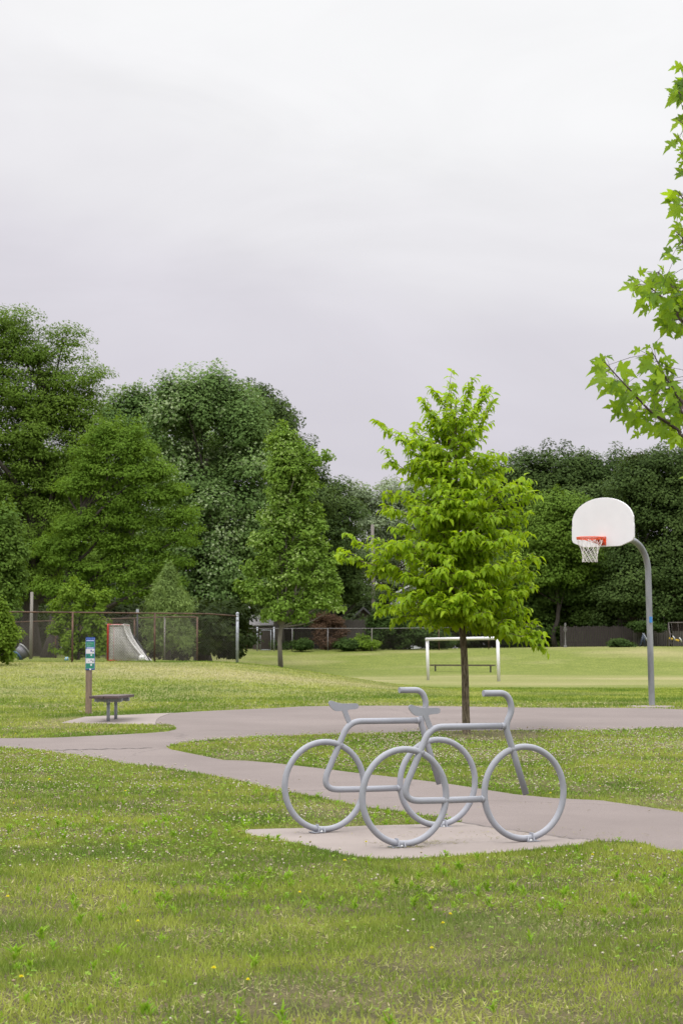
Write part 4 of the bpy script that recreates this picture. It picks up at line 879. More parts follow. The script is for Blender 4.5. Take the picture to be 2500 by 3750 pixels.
def board_fence(label, px0, px1, D, h, m, gap=.012, bw=.14, D1=None, gaps_at=None, missing=0., z0=0, seed=1, toph=.05):
    rng = random.Random(seed); D1 = D1 or D; a = at(px0, 2385, D); b = at(px1, 2385, D1); L = math.hypot(b[0] - a[0], b[1] - a[1]); ang = math.atan2(b[1] - a[1], b[0] - a[0]); c = (a + b) / 2; gz = float(H(c[0], c[1])) + z0
    t = thing('board_fence', label, 'fence', (c[0], c[1], gz), ang, 'wooden board fences'); n = int(L / (bw + gap)); mb = MB()
    for k in range(n):
        if rng.random() < missing: continue
        x = -L / 2 + (k + .5) * (bw + gap); hh = h + rng.uniform(-toph, toph); z = float(H(*(np.array([c[0], c[1]]) + x * np.array([math.cos(ang), math.sin(ang)])))) + z0 - gz
        mb.prism([(x - bw / 2, z + .03), (x + bw / 2, z + .03), (x + bw / 2, z + hh - .03), (x + bw / 4, z + hh), (x - bw / 4, z + hh), (x - bw / 2, z + hh - .03)], .02, Matrix.Translation((0, rng.uniform(-.004, .004), 0)))
    mb.build('boards', m, t, False); r = MB()
    for z in (h * .22, h * .8): r.box((0, .04, z), (L, .05, .09))
    r.build('rail', m, t, False)
    k = 0
    while k * 2.4 < L: MB().box((-L / 2 + k * 2.4 + .05, .10, h / 2), (.09, .09, h + .1)).build('post', m, t, False); k += 1
M_BOARD = surf('shaded_fence_board', (.034, .026, .023), .85, var=.25, scale=6, stretch=(5, 5, .5)); M_BOARDG = surf('shaded_grey_board', (.075, .066, .058), .85, var=.2, scale=6, stretch=(5, 5, .5))  # canopy shade is put into both board colours, darker than the wood itself
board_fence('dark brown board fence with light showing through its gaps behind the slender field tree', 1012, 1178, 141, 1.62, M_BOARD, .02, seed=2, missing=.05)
board_fence('grey weathered board fence between the reddish shrub and the utility pole', 1236, 1356, 139, 2.05, M_BOARDG, .01, D1=137.5, seed=3)
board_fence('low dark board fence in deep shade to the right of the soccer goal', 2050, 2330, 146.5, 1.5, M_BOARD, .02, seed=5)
board_fence('grey board fence behind the white slide at the right edge', 2316, 2640, 146, 1.15, M_BOARDG, .03, seed=4, missing=.06)
board_fence('brown raised deck railing fence at the far right edge', 2462, 2640, 147.5, .85, surf('brown_fence_board', (.07, .048, .038), .85, var=.2), .05, bw=.12, z0=1.05, seed=6)
M_POLE = surf('utility_pole_wood', (.19, .165, .15), .85, var=.2, scale=5, stretch=(6, 6, .4))
def utility_pole():
    D = 146; b = at(1368, 2384, D); b[2] = float(H(b[0], b[1])); tp = at(1363, 1921, D); t = thing('utility_pole', 'tall weathered wooden utility pole just left of the bright young tree', 'utility pole', tuple(b))
    MB().tube([b + (0, 0, -.3), (b + tp) / 2, tp], [.15, .13, .11], 12).build('pole', M_POLE, t)
    MB().box(tp + (0, -.13, -.5), (2.2, .1, .12)).build('crossarm', M_POLE, t) if False else None
    q = MB(); q.box(tp + (.18, 0, -1.4), (.14, .14, .5)); q.build('bracket', surf('grey_hardware', (.25, .26, .27), .5), t)
    mw = surf('black_cable', (.06, .06, .065), .6); w = surf('pale_cable', (.28, .29, .31), .5)
    for (x1, y1, D1), (x2, y2, D2), lab, m in (((560, 2052, 165), (1364, 2100, 146), 'upper overhead cable running left from the utility pole', mw), ((560, 2128, 165), (1364, 2176, 146), 'lower overhead cable running left from the utility pole', w),
                                            ((1364, 2064, 146), (1475, 2130, 171), 'overhead service cable from the utility pole to the white house', w), ((1366, 2095, 146), (1420, 2195, 170), 'short slack cable dropping right from the utility pole', w)):
        a = at(x1, y1, D1); b_ = at(x2, y2, D2); P = [a + (b_ - a) * f - np.array([0, 0, .5 * 4 * f * (1 - f)]) for f in np.linspace(0, 1, 17)]
        o = MB().tube(P, .016, 5).build('overhead_cable', m); tag(o, lab, 'cable', 'overhead cables')
utility_pole()
def play_things():
    D = 139.5; s = D / F; m1 = surf('pale_blue_slide', (.42, .45, .55), .45); m2 = surf('dark_blue_plastic', (.03, .045, .08), .5); c = at(2362, 2362, D); c[2] = float(H(c[0], c[1])); t = thing('toy_slide', 'small pale blue toy slide on the grass beside the basketball pole', 'slide', tuple(c))
    L = smooth_path([at(2353, 2322, D), at(2362, 2338, D), at(2374, 2356, D), at(2384, 2361, D)], 5); mb = MB()
    for i in range(len(L) - 1):
        a, b = np.array(L[i]), np.array(L[i + 1]); mb.add([a + (0, -.22, 0), b + (0, -.22, 0), b + (0, .22, 0), a + (0, .22, 0), a + (0, -.22, .10), b + (0, -.22, .10), b + (0, .22, .10), a + (0, .22, .10)], [(0, 1, 2, 3), (0, 4, 5, 1), (3, 2, 6, 7)])
    mb.build('chute', m1, t); k = MB(); p = at(2353, 2324, D); g = float(H(p[0], p[1]))
    for y in (-.2, .2): k.tube([(p[0] - .22, p[1] + y, g), (p[0], p[1] + y, p[2])], .03, 6); k.tube([(p[0] + .12, p[1] + y, g), (p[0] + .02, p[1] + y, p[2])], .03, 6)
    for f in (.2, .45, .7): k.tube([(p[0] - .22 * (1 - f), p[1] - .2, g + (p[2] - g) * f), (p[0] - .22 * (1 - f), p[1] + .2, g + (p[2] - g) * f)], .025, 6)
    k.build('ladder', m2, t)
    D = 140.5; ms = surf('swing_steel', (.10, .085, .08), .5, .3); my = surf('yellow_plastic', (.55, .36, .03), .5); mw = M_TRIM
    a = at(2446, 2280, D); b = at(2540, 2280, D); t = thing('swing', 'brown metal swing frame standing before the fence at the right edge', 'swing', (a[0], a[1], float(H(a[0], a[1])))); q = MB(); q.tube([a, b], .035, 8); q.build('beam', ms, t)
    for p in (a, b):
        for dy in (-.9, .9): MB().tube([p, (p[0] + .05, p[1] + dy, float(H(p[0], p[1] + dy)))], .032, 8).build('leg', ms, t)
    for px, py, lab in ((2461, 2338, 'yellow and white baby swing nearer the basketball pole'), (2485, 2344, 'yellow and white baby swing closest to the right edge')):
        c = at(px, py, D - .05); t = thing('baby_swing', lab, 'baby swing', tuple(c), 0, 'baby swings'); MB().box((c[0] - .13, c[1], c[2] - .01), (.24, .3, .12), ry=R(18)).build('seat', my, t, bevel=.02)
        MB().lathe([(0, .03), (.13, .02), (.16, -.02), (.13, -.04), (0, -.03)], Matrix.Translation((c[0] + .10, c[1], c[2] + .03)) @ Matrix.Rotation(R(62), 4, 'Y') @ Matrix.Scale(1.3, 4, (1, 0, 0)), 16).build('back', mw, t)
        r = MB(); top = at(px - 6, 2280, D - .05); r.tube([c, top], .009, 4); r.tube([c + (.05, .1, 0), top + (.05, .1, 0)], .009, 4); r.build('rope', M_WIRE, t)
    D = 147; a = at(2352, 2290, D); b = at(2430, 2290, D); g = float(H(a[0], a[1])); zt = at(2390, 2262, D)[2]; t = thing('garden_pergola', 'pale metal garden frame with open sides above the fence by the basketball pole', 'pergola', ((a[0] + b[0]) / 2, D, g)); m = surf('pale_frame', (.15, .15, .145), .5)
    for x in (a[0], b[0]):
        for dy in (0, 2.4): MB().box((x, D + dy, (g + zt) / 2), (.10, .10, zt - g)).build('post', m, t)
    bm_ = MB(); 
    for dy in (0, 2.4): bm_.box(((a[0] + b[0]) / 2, D + dy, zt + .04), (b[0] - a[0] + .4, .08, .09))
    bm_.build('beam', m, t); k = MB()
    for f in np.linspace(0, 1, 6): k.box((a[0] + (b[0] - a[0]) * f, D + 1.2, zt + .12), (.06, 2.7, .06))
    k.build('rafter', m, t)
    c = at(2068, 2300, 140); g = float(H(c[0], c[1])); t = thing('garden_statue', 'pale slender garden ornament in the shade left of the dark board fence', 'garden ornament', (c[0], c[1], g)); zt = at(2072, 2280, 140)[2]
    MB().lathe([(.12, 0), (.12, .1), (.05, .16), (.04, (zt - g) * .6), (.13, (zt - g) * .72), (.05, (zt - g) * .85), (.09, (zt - g) * .93), (0, zt - g)], Matrix.Translation((c[0], c[1], g)), 12).build('figure', surf('pale_stone', (.13, .125, .12), .8), t)
play_things()

# ================================================================== TREES
M_BARK = surf('dark_bark', (.055, .045, .038), .9, var=.25, scale=5, bumps=.5, bscale=14, stretch=(4, 4, .6)); M_BARKG = surf('grey_bark', (.17, .15, .13), .9, var=.2, scale=6, bumps=.5, bscale=25, stretch=(5, 5, .8))
def bark_near():
    m, nt, b = newmat('ridged_bark'); p = wpos(nt); q = scaled(nt, p, (26, 26, 5)); f = noise(nt, 1.6, 6, .65, q, .8); g = noise(nt, 6, 3, .6, p)
    c = mixc(nt, ramp(nt, f, .38, .62), (.065, .050, .036), (.27, .22, .155)); c = mixc(nt, ramp(nt, g, .5, .75, 0, .5), c, (.15, .15, .085)); nt.links.new(c, b.inputs['Base Color']); b.inputs['Roughness'].default_value = .95; b.inputs['Specular IOR Level'].default_value = .15
    bump(nt, b, f, 1.0, .03); return m
L_LOC = leafmat('honey_locust_leaf', (.082, .146, .018), (.172, .262, .040), .35); L_LOC2 = leafmat('light_locust_leaf', (.078, .150, .015), (.172, .278, .034), .38)
L_SIL = leafmat('silver_maple_leaf', (.090, .160, .044), (.205, .302, .098), .3, pale=(.29, .36, .19)); L_DRK = leafmat('norway_maple_leaf', (.044, .078, .020), (.095, .142, .038), .25)
L_DRK2 = leafmat('shaded_leaf', (.022, .036, .010), (.048, .070, .018), .25); L_MID = leafmat('mid_green_leaf', (.080, .150, .017), (.165, .255, .038), .33); L_FAR = leafmat('hazed_leaf', (.165, .22, .125), (.30, .36, .22), .3)  # shade is put into the undergrowth leaf colour, haze into the far leaf colour
L_RED = leafmat('purple_leaf', (.028, .020, .024), (.060, .035, .040), .2); L_SMK = leafmat('smoke_bush_leaf', (.085, .050, .032), (.180, .110, .070), .25); L_BSH = leafmat('bright_bush_leaf', (.105, .185, .018), (.230, .340, .045), .38)
L_PIN = leafmat('pine_needle', (.120, .185, .050), (.235, .320, .095), .2); L_YNG = leafmat('young_maple_leaf', (.110, .200, .028), (.240, .365, .062), .36, pale=(.30, .40, .13)); L_HDG = leafmat('hedge_leaf', (.030, .060, .014), (.075, .125, .030), .3)
tree('honey_locust', 'tall airy honey locust towering over the left edge, sky showing through its crown', 'tree', 94, [(15, 745, 70, 55), (55, 800, 60, 55), (150, 790, 48, 42), (185, 868, 50, 46), (100, 860, 80, 60), (20, 880, 90, 80), (140, 930, 85, 55), (55, 985, 110, 70), (150, 1020, 80, 60), (-70, 820, 90, 110), (-90, 1010, 130, 150), (40, 1110, 110, 75), (130, 1180, 90, 85), (20, 1240, 90, 90), (-110, 1220, 130, 120), (100, 1290, 90, 70), (205, 1290, 70, 60), (0, 1330, 110, 60), (205, 915, 34, 34), (195, 965, 50, 40), (215, 1010, 50, 44), (110, 940, 80, 55), (80, 1045, 100, 60), (190, 1070, 60, 50), (120, 1110, 90, 60)], 75, (L_LOC, M_BARK), .42, 820, 110, .95, .18, 21, asp=.45, flat=.42, shell=.6, n_limb=26, ztop=.85)
tree('locust_tree', 'lighter green drooping locust spreading between the tall locust and the silver maple', 'tree', 87, [(255, 985, 30, 18), (298, 1000, 30, 20), (225, 1010, 34, 20), (335, 1032, 26, 18), (275, 1035, 50, 24), (200, 1055, 40, 26), (365, 1075, 26, 20), (315, 1080, 50, 26), (240, 1090, 50, 26), (395, 1125, 26, 18), (350, 1130, 44, 24), (280, 1140, 54, 26), (185, 1120, 46, 30), (430, 1172, 22, 15), (390, 1185, 40, 20), (320, 1195, 50, 24), (235, 1180, 56, 28), (452, 1215, 16, 12), (420, 1232, 34, 16), (350, 1250, 54, 24), (270, 1250, 54, 26), (180, 1215, 50, 30), (400, 1285, 34, 18), (320, 1310, 60, 24), (220, 1310, 60, 28), (385, 1335, 34, 18), (130, 1260, 50, 34), (280, 1360, 70, 20), (150, 1340, 56, 30), (370, 1375, 40, 14)], 110, (L_LOC2, M_BARK), .30, 330, 120, .72, .17, 22, asp=.45, flat=.5, shell=.7, n_limb=26, droop=.3, spike=.08)
tree('maple_tree', 'dark maple filling the gaps behind the two locusts at the left', 'tree', 126, [(110, 1120, 90, 70), (200, 1080, 70, 60), (20, 1190, 90, 80), (150, 1220, 110, 90), (260, 1190, 80, 80), (330, 1260, 70, 80), (60, 1300, 110, 80), (220, 1320, 110, 70), (-80, 1220, 110, 110)], 180, (L_DRK, M_BARK), .4, 110, 300, 1.6, .26, 41, flat=.7, shell=.85)
tree('silver_maple', 'pale silver maple peeping up between the locusts and the biggest silver maple', 'tree', 124, [(268, 935, 20, 26), (312, 918, 20, 28), (280, 960, 40, 34), (318, 955, 34, 34), (290, 990, 60, 60), (335, 1010, 50, 70), (330, 1100, 70, 80)], 300, (L_SIL, M_BARK), .35, 70, 260, 1.4, .22, 23, flat=.85, spike=.3)
tree('silver_maple', 'biggest silver maple, a broad mass of pale flecked leaves left of the slender field tree', 'tree', 114, [(390, 905, 22, 24), (428, 893, 22, 26), (482, 890, 24, 26), (518, 900, 22, 26), (550, 950, 40, 46), (405, 940, 52, 40), (450, 925, 44, 34), (500, 935, 48, 38), (470, 960, 80, 50), (400, 1010, 60, 60), (575, 1030, 50, 60), (520, 1045, 50, 50, 2), (475, 1040, 60, 46, 5), (425, 1110, 70, 60), (560, 1120, 60, 60), (500, 1190, 75, 70), (420, 1210, 70, 70), (570, 1210, 45, 70), (490, 1290, 75, 60), (400, 1310, 80, 55), (560, 1310, 60, 60), (480, 1370, 90, 36)], 470, (L_SIL, M_BARK), .5, 230, 300, 1.5, .22, 24, shell=.85, n_limb=22, flat=.85, spike=.32)
tree('maple_tree', 'dark green maple rising behind the biggest silver maple', 'tree', 137, [(555, 920, 38, 30), (600, 925, 45, 32), (640, 965, 36, 40), (600, 990, 70, 60), (655, 1060, 60, 70), (690, 1150, 70, 70), (640, 1190, 90, 90), (700, 1260, 70, 70), (640, 1330, 90, 60)], 640, (L_DRK, M_BARK), .4, 140, 280, 1.55, .24, 25, flat=.75, spike=.12)
tree('maple_tree', 'small dark maple showing just right of the slender field tree', 'tree', 141, [(762, 1130, 22, 26), (745, 1180, 40, 46), (790, 1195, 40, 42), (770, 1260, 60, 60), (730, 1330, 60, 60), (800, 1320, 40, 60)], 765, (L_DRK, M_BARK), .3, 80, 270, 1.4, .23, 26)
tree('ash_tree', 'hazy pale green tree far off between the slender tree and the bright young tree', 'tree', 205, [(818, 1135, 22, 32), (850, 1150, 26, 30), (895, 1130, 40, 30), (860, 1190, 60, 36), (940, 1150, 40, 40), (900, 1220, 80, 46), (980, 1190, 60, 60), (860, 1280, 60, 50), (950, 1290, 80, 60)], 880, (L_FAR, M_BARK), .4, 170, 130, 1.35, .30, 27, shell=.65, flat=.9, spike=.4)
tree('maple_tree', 'broad dark maple with a rounded top behind and left of the backboard', 'tree', 160, [(1160, 1130, 44, 40), (1205, 1090, 56, 42), (1260, 1085, 50, 40), (1320, 1085, 46, 42), (1375, 1080, 48, 38), (1415, 1105, 36, 36), (1240, 1150, 80, 50), (1350, 1150, 90, 56), (1180, 1220, 70, 70), (1290, 1230, 90, 60), (1400, 1210, 70, 80), (1150, 1300, 60, 80)], 1290, (L_DRK, M_BARK), .5, 190, 330, 1.75, .26, 28, shell=.9, spike=.12, flat=.7)
tree('linden_tree', 'mid green tree just left of the backboard, brighter than the maples round it', 'tree', 149, [(1265, 1175, 36, 34), (1300, 1165, 36, 30), (1310, 1210, 50, 36), (1235, 1235, 42, 46), (1290, 1250, 60, 46), (1345, 1185, 24, 26), (1235, 1300, 60, 50), (1320, 1300, 60, 44)], 1275, (L_MID, M_BARK), .2, 95, 290, 1.5, .23, 29, flat=.75, spike=.15)
tree('linden_tree', 'dark spreading tree below the basketball net reaching down to the fence', 'tree', 151, [(1290, 1330, 60, 46), (1350, 1320, 60, 50), (1230, 1370, 60, 46), (1310, 1390, 70, 40), (1390, 1370, 60, 60), (1180, 1350, 46, 70), (1350, 1420, 60, 30), (1240, 1430, 60, 28), (1180, 1450, 50, 30), (1260, 1465, 60, 22), (1350, 1465, 46, 20), (1405, 1450, 36, 26)], 1320, (leafmat('dim_leaf', (.054, .100, .019), (.110, .172, .037), .3), M_BARK), .22, 150, 280, 1.5, .24, 30, flat=.75)
tree('maple_tree', 'huge dark maple filling the right edge behind the basketball pole', 'tree', 148, [(1480, 1085, 46, 42), (1530, 1075, 50, 40), (1590, 1085, 60, 50), (1455, 1140, 46, 50), (1530, 1140, 80, 56), (1620, 1180, 100, 90), (1465, 1220, 50, 60), (1545, 1230, 80, 60), (1480, 1310, 70, 60), (1570, 1320, 90, 60), (1440, 1370, 50, 46), (1520, 1385, 90, 40), (1400, 1400, 36, 40), (1680, 1290, 100, 100)], 1412, (L_DRK, M_BARK), .34, 220, 330, 1.7, .25, 31, shell=.9, spike=.12, n_limb=18, flat=.7)
tree('plum_tree', 'purple leaved tree just poking up between the two dark maples', 'tree', 165, [(1440, 1085, 16, 24), (1462, 1070, 16, 22), (1450, 1120, 30, 36)], 1450, (L_RED, M_BARK), .2, 40, 120, .9, .22, 32)
tree('pine_tree', 'small soft needled pine behind the hockey net fence', 'pine', 82, [(387, 1318, 4, 16), (378, 1328, 4, 14), (396, 1330, 4, 14), (385, 1338, 14, 18), (388, 1356, 26, 16), (364, 1372, 8, 12), (412, 1370, 8, 12), (350, 1392, 10, 10), (428, 1394, 12, 10), (382, 1380, 34, 18), (392, 1400, 46, 18), (378, 1420, 40, 20), (388, 1450, 50, 22), (392, 1478, 52, 18)], 386, (L_PIN, M_BARK), .12, 130, 95, .40, .22, 33, up=.25, asp=.16, flat=.9, n_limb=16, ztop=.95, spike=.3)
tree('leafy_bush', 'bright green bush at the left edge in front of the fence', 'bush', 57.5, [(-12, 1400, 9, 30), (4, 1412, 9, 32), (16, 1436, 9, 28), (28, 1468, 10, 20), (-6, 1440, 26, 26), (10, 1468, 24, 22), (-20, 1490, 46, 30), (16, 1496, 20, 24), (-50, 1440, 50, 60)], -5, (L_BSH, M_BARK), .05, 110, 75, .34, .12, 34, n_limb=12, flat=.9, spike=.65)
tree('mulberry_tree', 'leafy green sapling tree climbing the left edge above the bright bush', 'tree', 68, [(12, 1215, 28, 36), (22, 1270, 34, 36), (0, 1320, 46, 40), (25, 1350, 34, 30), (-50, 1270, 50, 80), (-30, 1390, 60, 40)], -10, (leafmat('mulberry_leaf', (.075, .140, .022), (.165, .255, .048), .36), M_BARK), .12, 120, 110, .55, .15, 35, flat=.9, spike=.3)
tree('mulberry_bush', 'bright green wild bush growing through the fence behind the sign', 'bush', 74, [(128, 1400, 8, 22), (150, 1380, 8, 26), (170, 1362, 8, 28), (186, 1384, 9, 22), (206, 1378, 8, 24), (226, 1392, 9, 20), (246, 1388, 8, 20), (190, 1412, 46, 14), (150, 1430, 26, 16), (215, 1440, 34, 20), (128, 1452, 16, 16), (180, 1470, 40, 22), (236, 1466, 14, 30), (160, 1495, 40, 18), (225, 1495, 26, 16)], 180, (L_BSH, M_BARK), .05, 95, 62, .34, .13, 36, n_limb=16, flat=.9, spike=.7)
tree('smoke_bush', 'reddish brown feathery shrub before the grey board fence', 'shrub', 136.3, [(742, 1424, 18, 12), (765, 1430, 20, 14), (750, 1445, 30, 16), (778, 1452, 14, 12), (745, 1470, 26, 18)], 755, (L_SMK, M_BARK), .06, 80, 90, .55, .14, 37, n_limb=8)
tree('lilac_shrub', 'large rounded green shrub at the foot of the utility pole', 'shrub', 137.5, [(880, 1430, 30, 26), (910, 1440, 40, 28), (900, 1465, 60, 24), (955, 1455, 36, 26), (1000, 1470, 40, 18)], 905, (L_HDG, M_BARK), .07, 150, 120, .75, .19, 38, n_limb=8, flat=.8, spike=.3)
for i, (x, y, rx, ry, lab) in enumerate([(690, 1480, 18, 9, 'low green weeds against the dark brown board fence'), (835, 1475, 24, 14, 'bright low shrub against the foot of the grey board fence'), (795, 1482, 20, 10, 'small low shrub under the reddish brown bush'), (1420, 1482, 26, 10, 'low dark shrub in shade left of the slide'), (1480, 1440, 40, 10, 'garden greenery showing above the fence beside the basketball pole'), (640, 1482, 14, 8, 'small dark weeds beside the gate posts')]):
    tree('low_shrub', lab, 'shrub', [133.5, 134.5, 134, 138, 145, 137][i], [(x, y, rx, ry), (x + rx * .5, y + 3, rx * .7, ry * .8)], x, (L_HDG if i != 1 else L_BSH, M_BARK), .03, 26, 90, .5, .17, 50 + i, group='low shrubs along the far fence', n_limb=4)
def understory():
    lobes = []; rng = np.random.default_rng(77)
    for x in np.arange(-1300, 2900, 34):
        D = 150 + rng.uniform(-4, 12) + (8 if x > 700 else 0)
        if x < 560: D = rng.uniform(99, 112)
        if 880 < x < 1010: continue
        top = 1395 + rng.uniform(-55, 30) if x < 1250 or x > 1400 else 1415
        if x < 560: top = 1385 + rng.uniform(-45, 25)
        c = dat(x, (top + 1500) / 2, D); s = K / F * D; lobes.append((c, (48 * s, 2.6, (1500 - top) / 2 * s)))
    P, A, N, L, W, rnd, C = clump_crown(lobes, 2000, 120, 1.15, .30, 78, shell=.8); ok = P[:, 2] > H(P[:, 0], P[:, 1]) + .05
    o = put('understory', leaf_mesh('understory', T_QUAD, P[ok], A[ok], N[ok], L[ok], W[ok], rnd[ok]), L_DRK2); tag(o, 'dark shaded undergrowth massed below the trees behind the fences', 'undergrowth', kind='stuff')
    lobes = []
    for x in np.arange(-1500, 3100, 60):
        D = 235 + rng.uniform(-15, 15); c = dat(x, 1370, D); s = K / F * D; lobes.append((c, (60 * s, 6, rng.uniform(85, 120) * s)))
    P, A, N, L, W, rnd, C = clump_crown(lobes, 1500, 120, 2.2, .5, 79, shell=.8)
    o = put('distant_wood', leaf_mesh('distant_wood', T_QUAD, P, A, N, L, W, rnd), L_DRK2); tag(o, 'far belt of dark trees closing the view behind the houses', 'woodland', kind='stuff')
understory()

# ---- slender young maple on the mound
tree('young_maple', 'slender young maple with a pale thin trunk on the grassy mound', 'tree', 63.5, [(650.5, 985, 8.8, 19.8), (630.7, 1012, 12.8, 16.2), (670.3, 1010, 14.4, 21.6), (650.5, 1040, 27.2, 27), (695.5, 1025, 11.2, 18), (641.5, 1085, 27.2, 30.6), (677.5, 1080, 28.8, 30.6), (722.5, 1052, 20.8, 14.4), (751.3, 1045, 9.6, 10.8), (709, 1100, 25.6, 21.6), (641.5, 1135, 28.8, 28.8), (686.5, 1140, 27.2, 30.6), (718, 1168, 19.2, 16.2), (660, 1190, 40.5, 30.6), (610, 1190, 18.4, 16.2), (715, 1215, 31.3, 27), (640, 1245, 42.3, 30.6), (595, 1250, 18.4, 16.2), (690, 1270, 42.3, 30.6), (735, 1262, 20.2, 18), (755, 1290, 18.4, 12.6), (610, 1300, 38.6, 25.2), (665, 1320, 46, 30.6), (735, 1325, 33.1, 23.4), (575, 1305, 16.6, 12.6), (560, 1350, 20.2, 12.6), (600, 1360, 40.5, 21.6), (650, 1385, 46, 21.6), (720, 1370, 40.5, 21.6), (770, 1345, 16.6, 10.8), (765, 1385, 16.6, 10.8), (640, 1415, 33.1, 14.4), (690, 1412, 27.6, 12.6)], 645, (L_YNG, M_BARKG), .072, 330, 60, .33, .125, 40, up=.6, asp=.7, shell=.6, droop=.35, depth=1.1, n_limb=34, ztop=.97, flat=.85, spike=.4)
# ================================================================== BRIGHT YOUNG TREE (pinnate drooping leaves, layered boughs)
def bright_tree():
    rng = np.random.default_rng(91); base = dG(1069.5, 1686); D = base[1]; q4 = lambda x, y, d=0: at(1200 + x / 1.7424, 1350 + y / 1.7424, D + d)
    t = thing('bright_young_tree', 'bright yellow green young tree with drooping leaves standing on the lawn island', 'tree', tuple(base))
    tr = [(884, 2350), (881, 2270), (878, 2150), (874, 1950), (864, 1750), (850, 1600), (838, 1400), (832, 1200), (822, 1000), (818, 800), (816, 600), (815, 430), (812, 300), (818, 150), (812, 60)]
    T = [q4(x, y, 0.04 * math.sin(i)) for i, (x, y) in enumerate(tr)]; T[0][2] -= .08; T[-1][2] -= .26; T[-2][2] -= .12; P = smooth_path(T, 5)
    rr = np.interp(np.linspace(0, 1, len(P)), [0, .04, .12, .35, .6, .85, 1], [.078, .062, .056, .046, .030, .014, .004]); mb = MB(); mb.tube(P, list(rr), 14)
    ty = np.array([p[2] for p in P])
    def trunk_at(z): i = int(np.clip(np.searchsorted(ty, z), 1, len(P) - 1)); return np.array(P[i]), rr[i]
    # boughs: (tip x, tip y) in zoom pixels with a depth offset, and origin height
    B = [((770, 110), -.05, 300), ((900, 130), .05, 330), ((1030, 110), .0, 420), ((600, 200), .0, 430), ((1050, 235), .1, 470), ((730, 215), -.35, 400), ((900, 260), -.4, 430), ((690, 330), .35, 480),
         ((365, 400), .0, 640), ((540, 385), .3, 600), ((960, 400), .25, 560), ((395, 590), .0, 760), ((480, 500), -.3, 700), ((640, 470), -.55, 620), ((880, 470), -.55, 640), ((700, 560), .6, 680),
         ((1130, 550), .0, 740), ((1120, 640), .1, 800), ((980, 560), -.5, 720), ((1010, 640), .55, 780), ((560, 640), -.2, 820), ((620, 600), -.6, 780), ((820, 600), -.7, 760),
         ((385, 800), .0, 960), ((355, 900), .1, 1040), ((480, 780), -.45, 940), ((560, 730), .5, 900), ((1285, 720), .0, 960), ((1295, 830), .1, 1030), ((1180, 760), -.5, 940), ((1090, 720), .6, 900), ((700, 780), -.8, 920), ((950, 770), -.85, 920),
         ((1265, 960), .0, 1110), ((1240, 1060), -.3, 1180), ((410, 1010), -.2, 1140), ((560, 960), -.8, 1080), ((1080, 950), -.8, 1080), ((640, 930), -.9, 1060), ((860, 900), -.95, 1040), ((1000, 900), .9, 1040), ((520, 940), .8, 1080),
         ((70, 1195), .0, 1330), ((180, 1120), .15, 1290), ((300, 1100), -.3, 1270), ((260, 1310), .1, 1380), ((420, 1130), -.7, 1260), ((620, 1110), -1.0, 1240), ((860, 1090), -1.1, 1220), ((1060, 1110), -1.0, 1240), ((500, 1150), .9, 1270), ((1180, 1120), .7, 1260),
         ((1350, 1200), .0, 1370), ((1320, 1290), .1, 1420), ((1200, 1250), -.6, 1380), ((1050, 1260), -1.0, 1380), ((1310, 1400), .0, 1490), ((350, 1440), -.1, 1500), ((480, 1310), -.7, 1400), ((680, 1290), -1.1, 1400), ((860, 1290), -1.2, 1400), ((1000, 1300), 1.0, 1400), ((600, 1320), 1.0, 1420),
         ((1220, 1470), -.4, 1540), ((300, 1560), .0, 1590), ((400, 1600), -.3, 1610), ((480, 1480), -.8, 1520), ((660, 1460), -1.1, 1520), ((880, 1450), -1.2, 1520), ((1080, 1450), -1.0, 1520), ((450, 1520), .8, 1560), ((1200, 1490), .8, 1540),
         ((1260, 1570), .0, 1610), ((1340, 1640), .1, 1620), ((1385, 1720), -.1, 1630), ((1395, 1800), .0, 1640), ((1250, 1720), -.4, 1650), ((1150, 1660), -.7, 1640), ((540, 1620), -.7, 1620), ((700, 1610), -1.0, 1620), ((850, 1580), -1.1, 1610), ((1000, 1620), -1.0, 1620), ((640, 1660), .5, 1640), ((940, 1660), .8, 1650), ((1080, 1690), -.3, 1660), ((760, 1680), -.4, 1650)]
    for k in range(74):             # boughs towards and away from the viewer fill the crown's depth
        oy = rng.uniform(420, 1640); hw = np.interp(oy, [300, 450, 700, 1000, 1350, 1640], [120, 230, 330, 400, 470, 430]); a = rng.uniform(0, 2 * math.pi)
        B.append(((826 + hw * rng.uniform(.45, .95) * math.cos(a), oy - rng.uniform(20, 130)), hw / 409 * .95 * math.sin(a), oy))
    LP, LA, LN, LL, LR = [], [], [], [], []
    def leaves(path, step, L0, dens=1.0):
        path = np.array(path); seg = np.linalg.norm(np.diff(path, axis=0), axis=1); tot = seg.sum(); n = max(2, int(tot / step)); cum = np.concatenate([[0], np.cumsum(seg)])
        for k in range(n + 1):
            if rng.random() > .70: continue
            d = tot * k / n; i = min(len(seg) - 1, int(np.searchsorted(cum, d, 'right') - 1)); p = path[i] + (path[i + 1] - path[i]) * ((d - cum[i]) / max(seg[i], 1e-6)); dirn = norm((path[i + 1] - path[i])[None])[0]
            side = np.cross(dirn, [0, 0, 1]); side = side / max(np.linalg.norm(side), .2)
            for s in ((1, -1) if k < n else (0,)):
                a = dirn * rng.uniform(.25, .8) + side * s * rng.uniform(.5, 1.0) + np.array([0, 0, -rng.uniform(.1, 1.2)]) + rng.normal(0, .25, 3)
                LP.append(p + rng.normal(0, .004, 3)); LA.append(a); LN.append(np.array([0, 0, 1.]) + dirn * .35 + side * s * .2 + rng.normal(0, .35, 3)); LL.append(L0 * rng.uniform(.65, 1.2)); LR.append(rng.random())
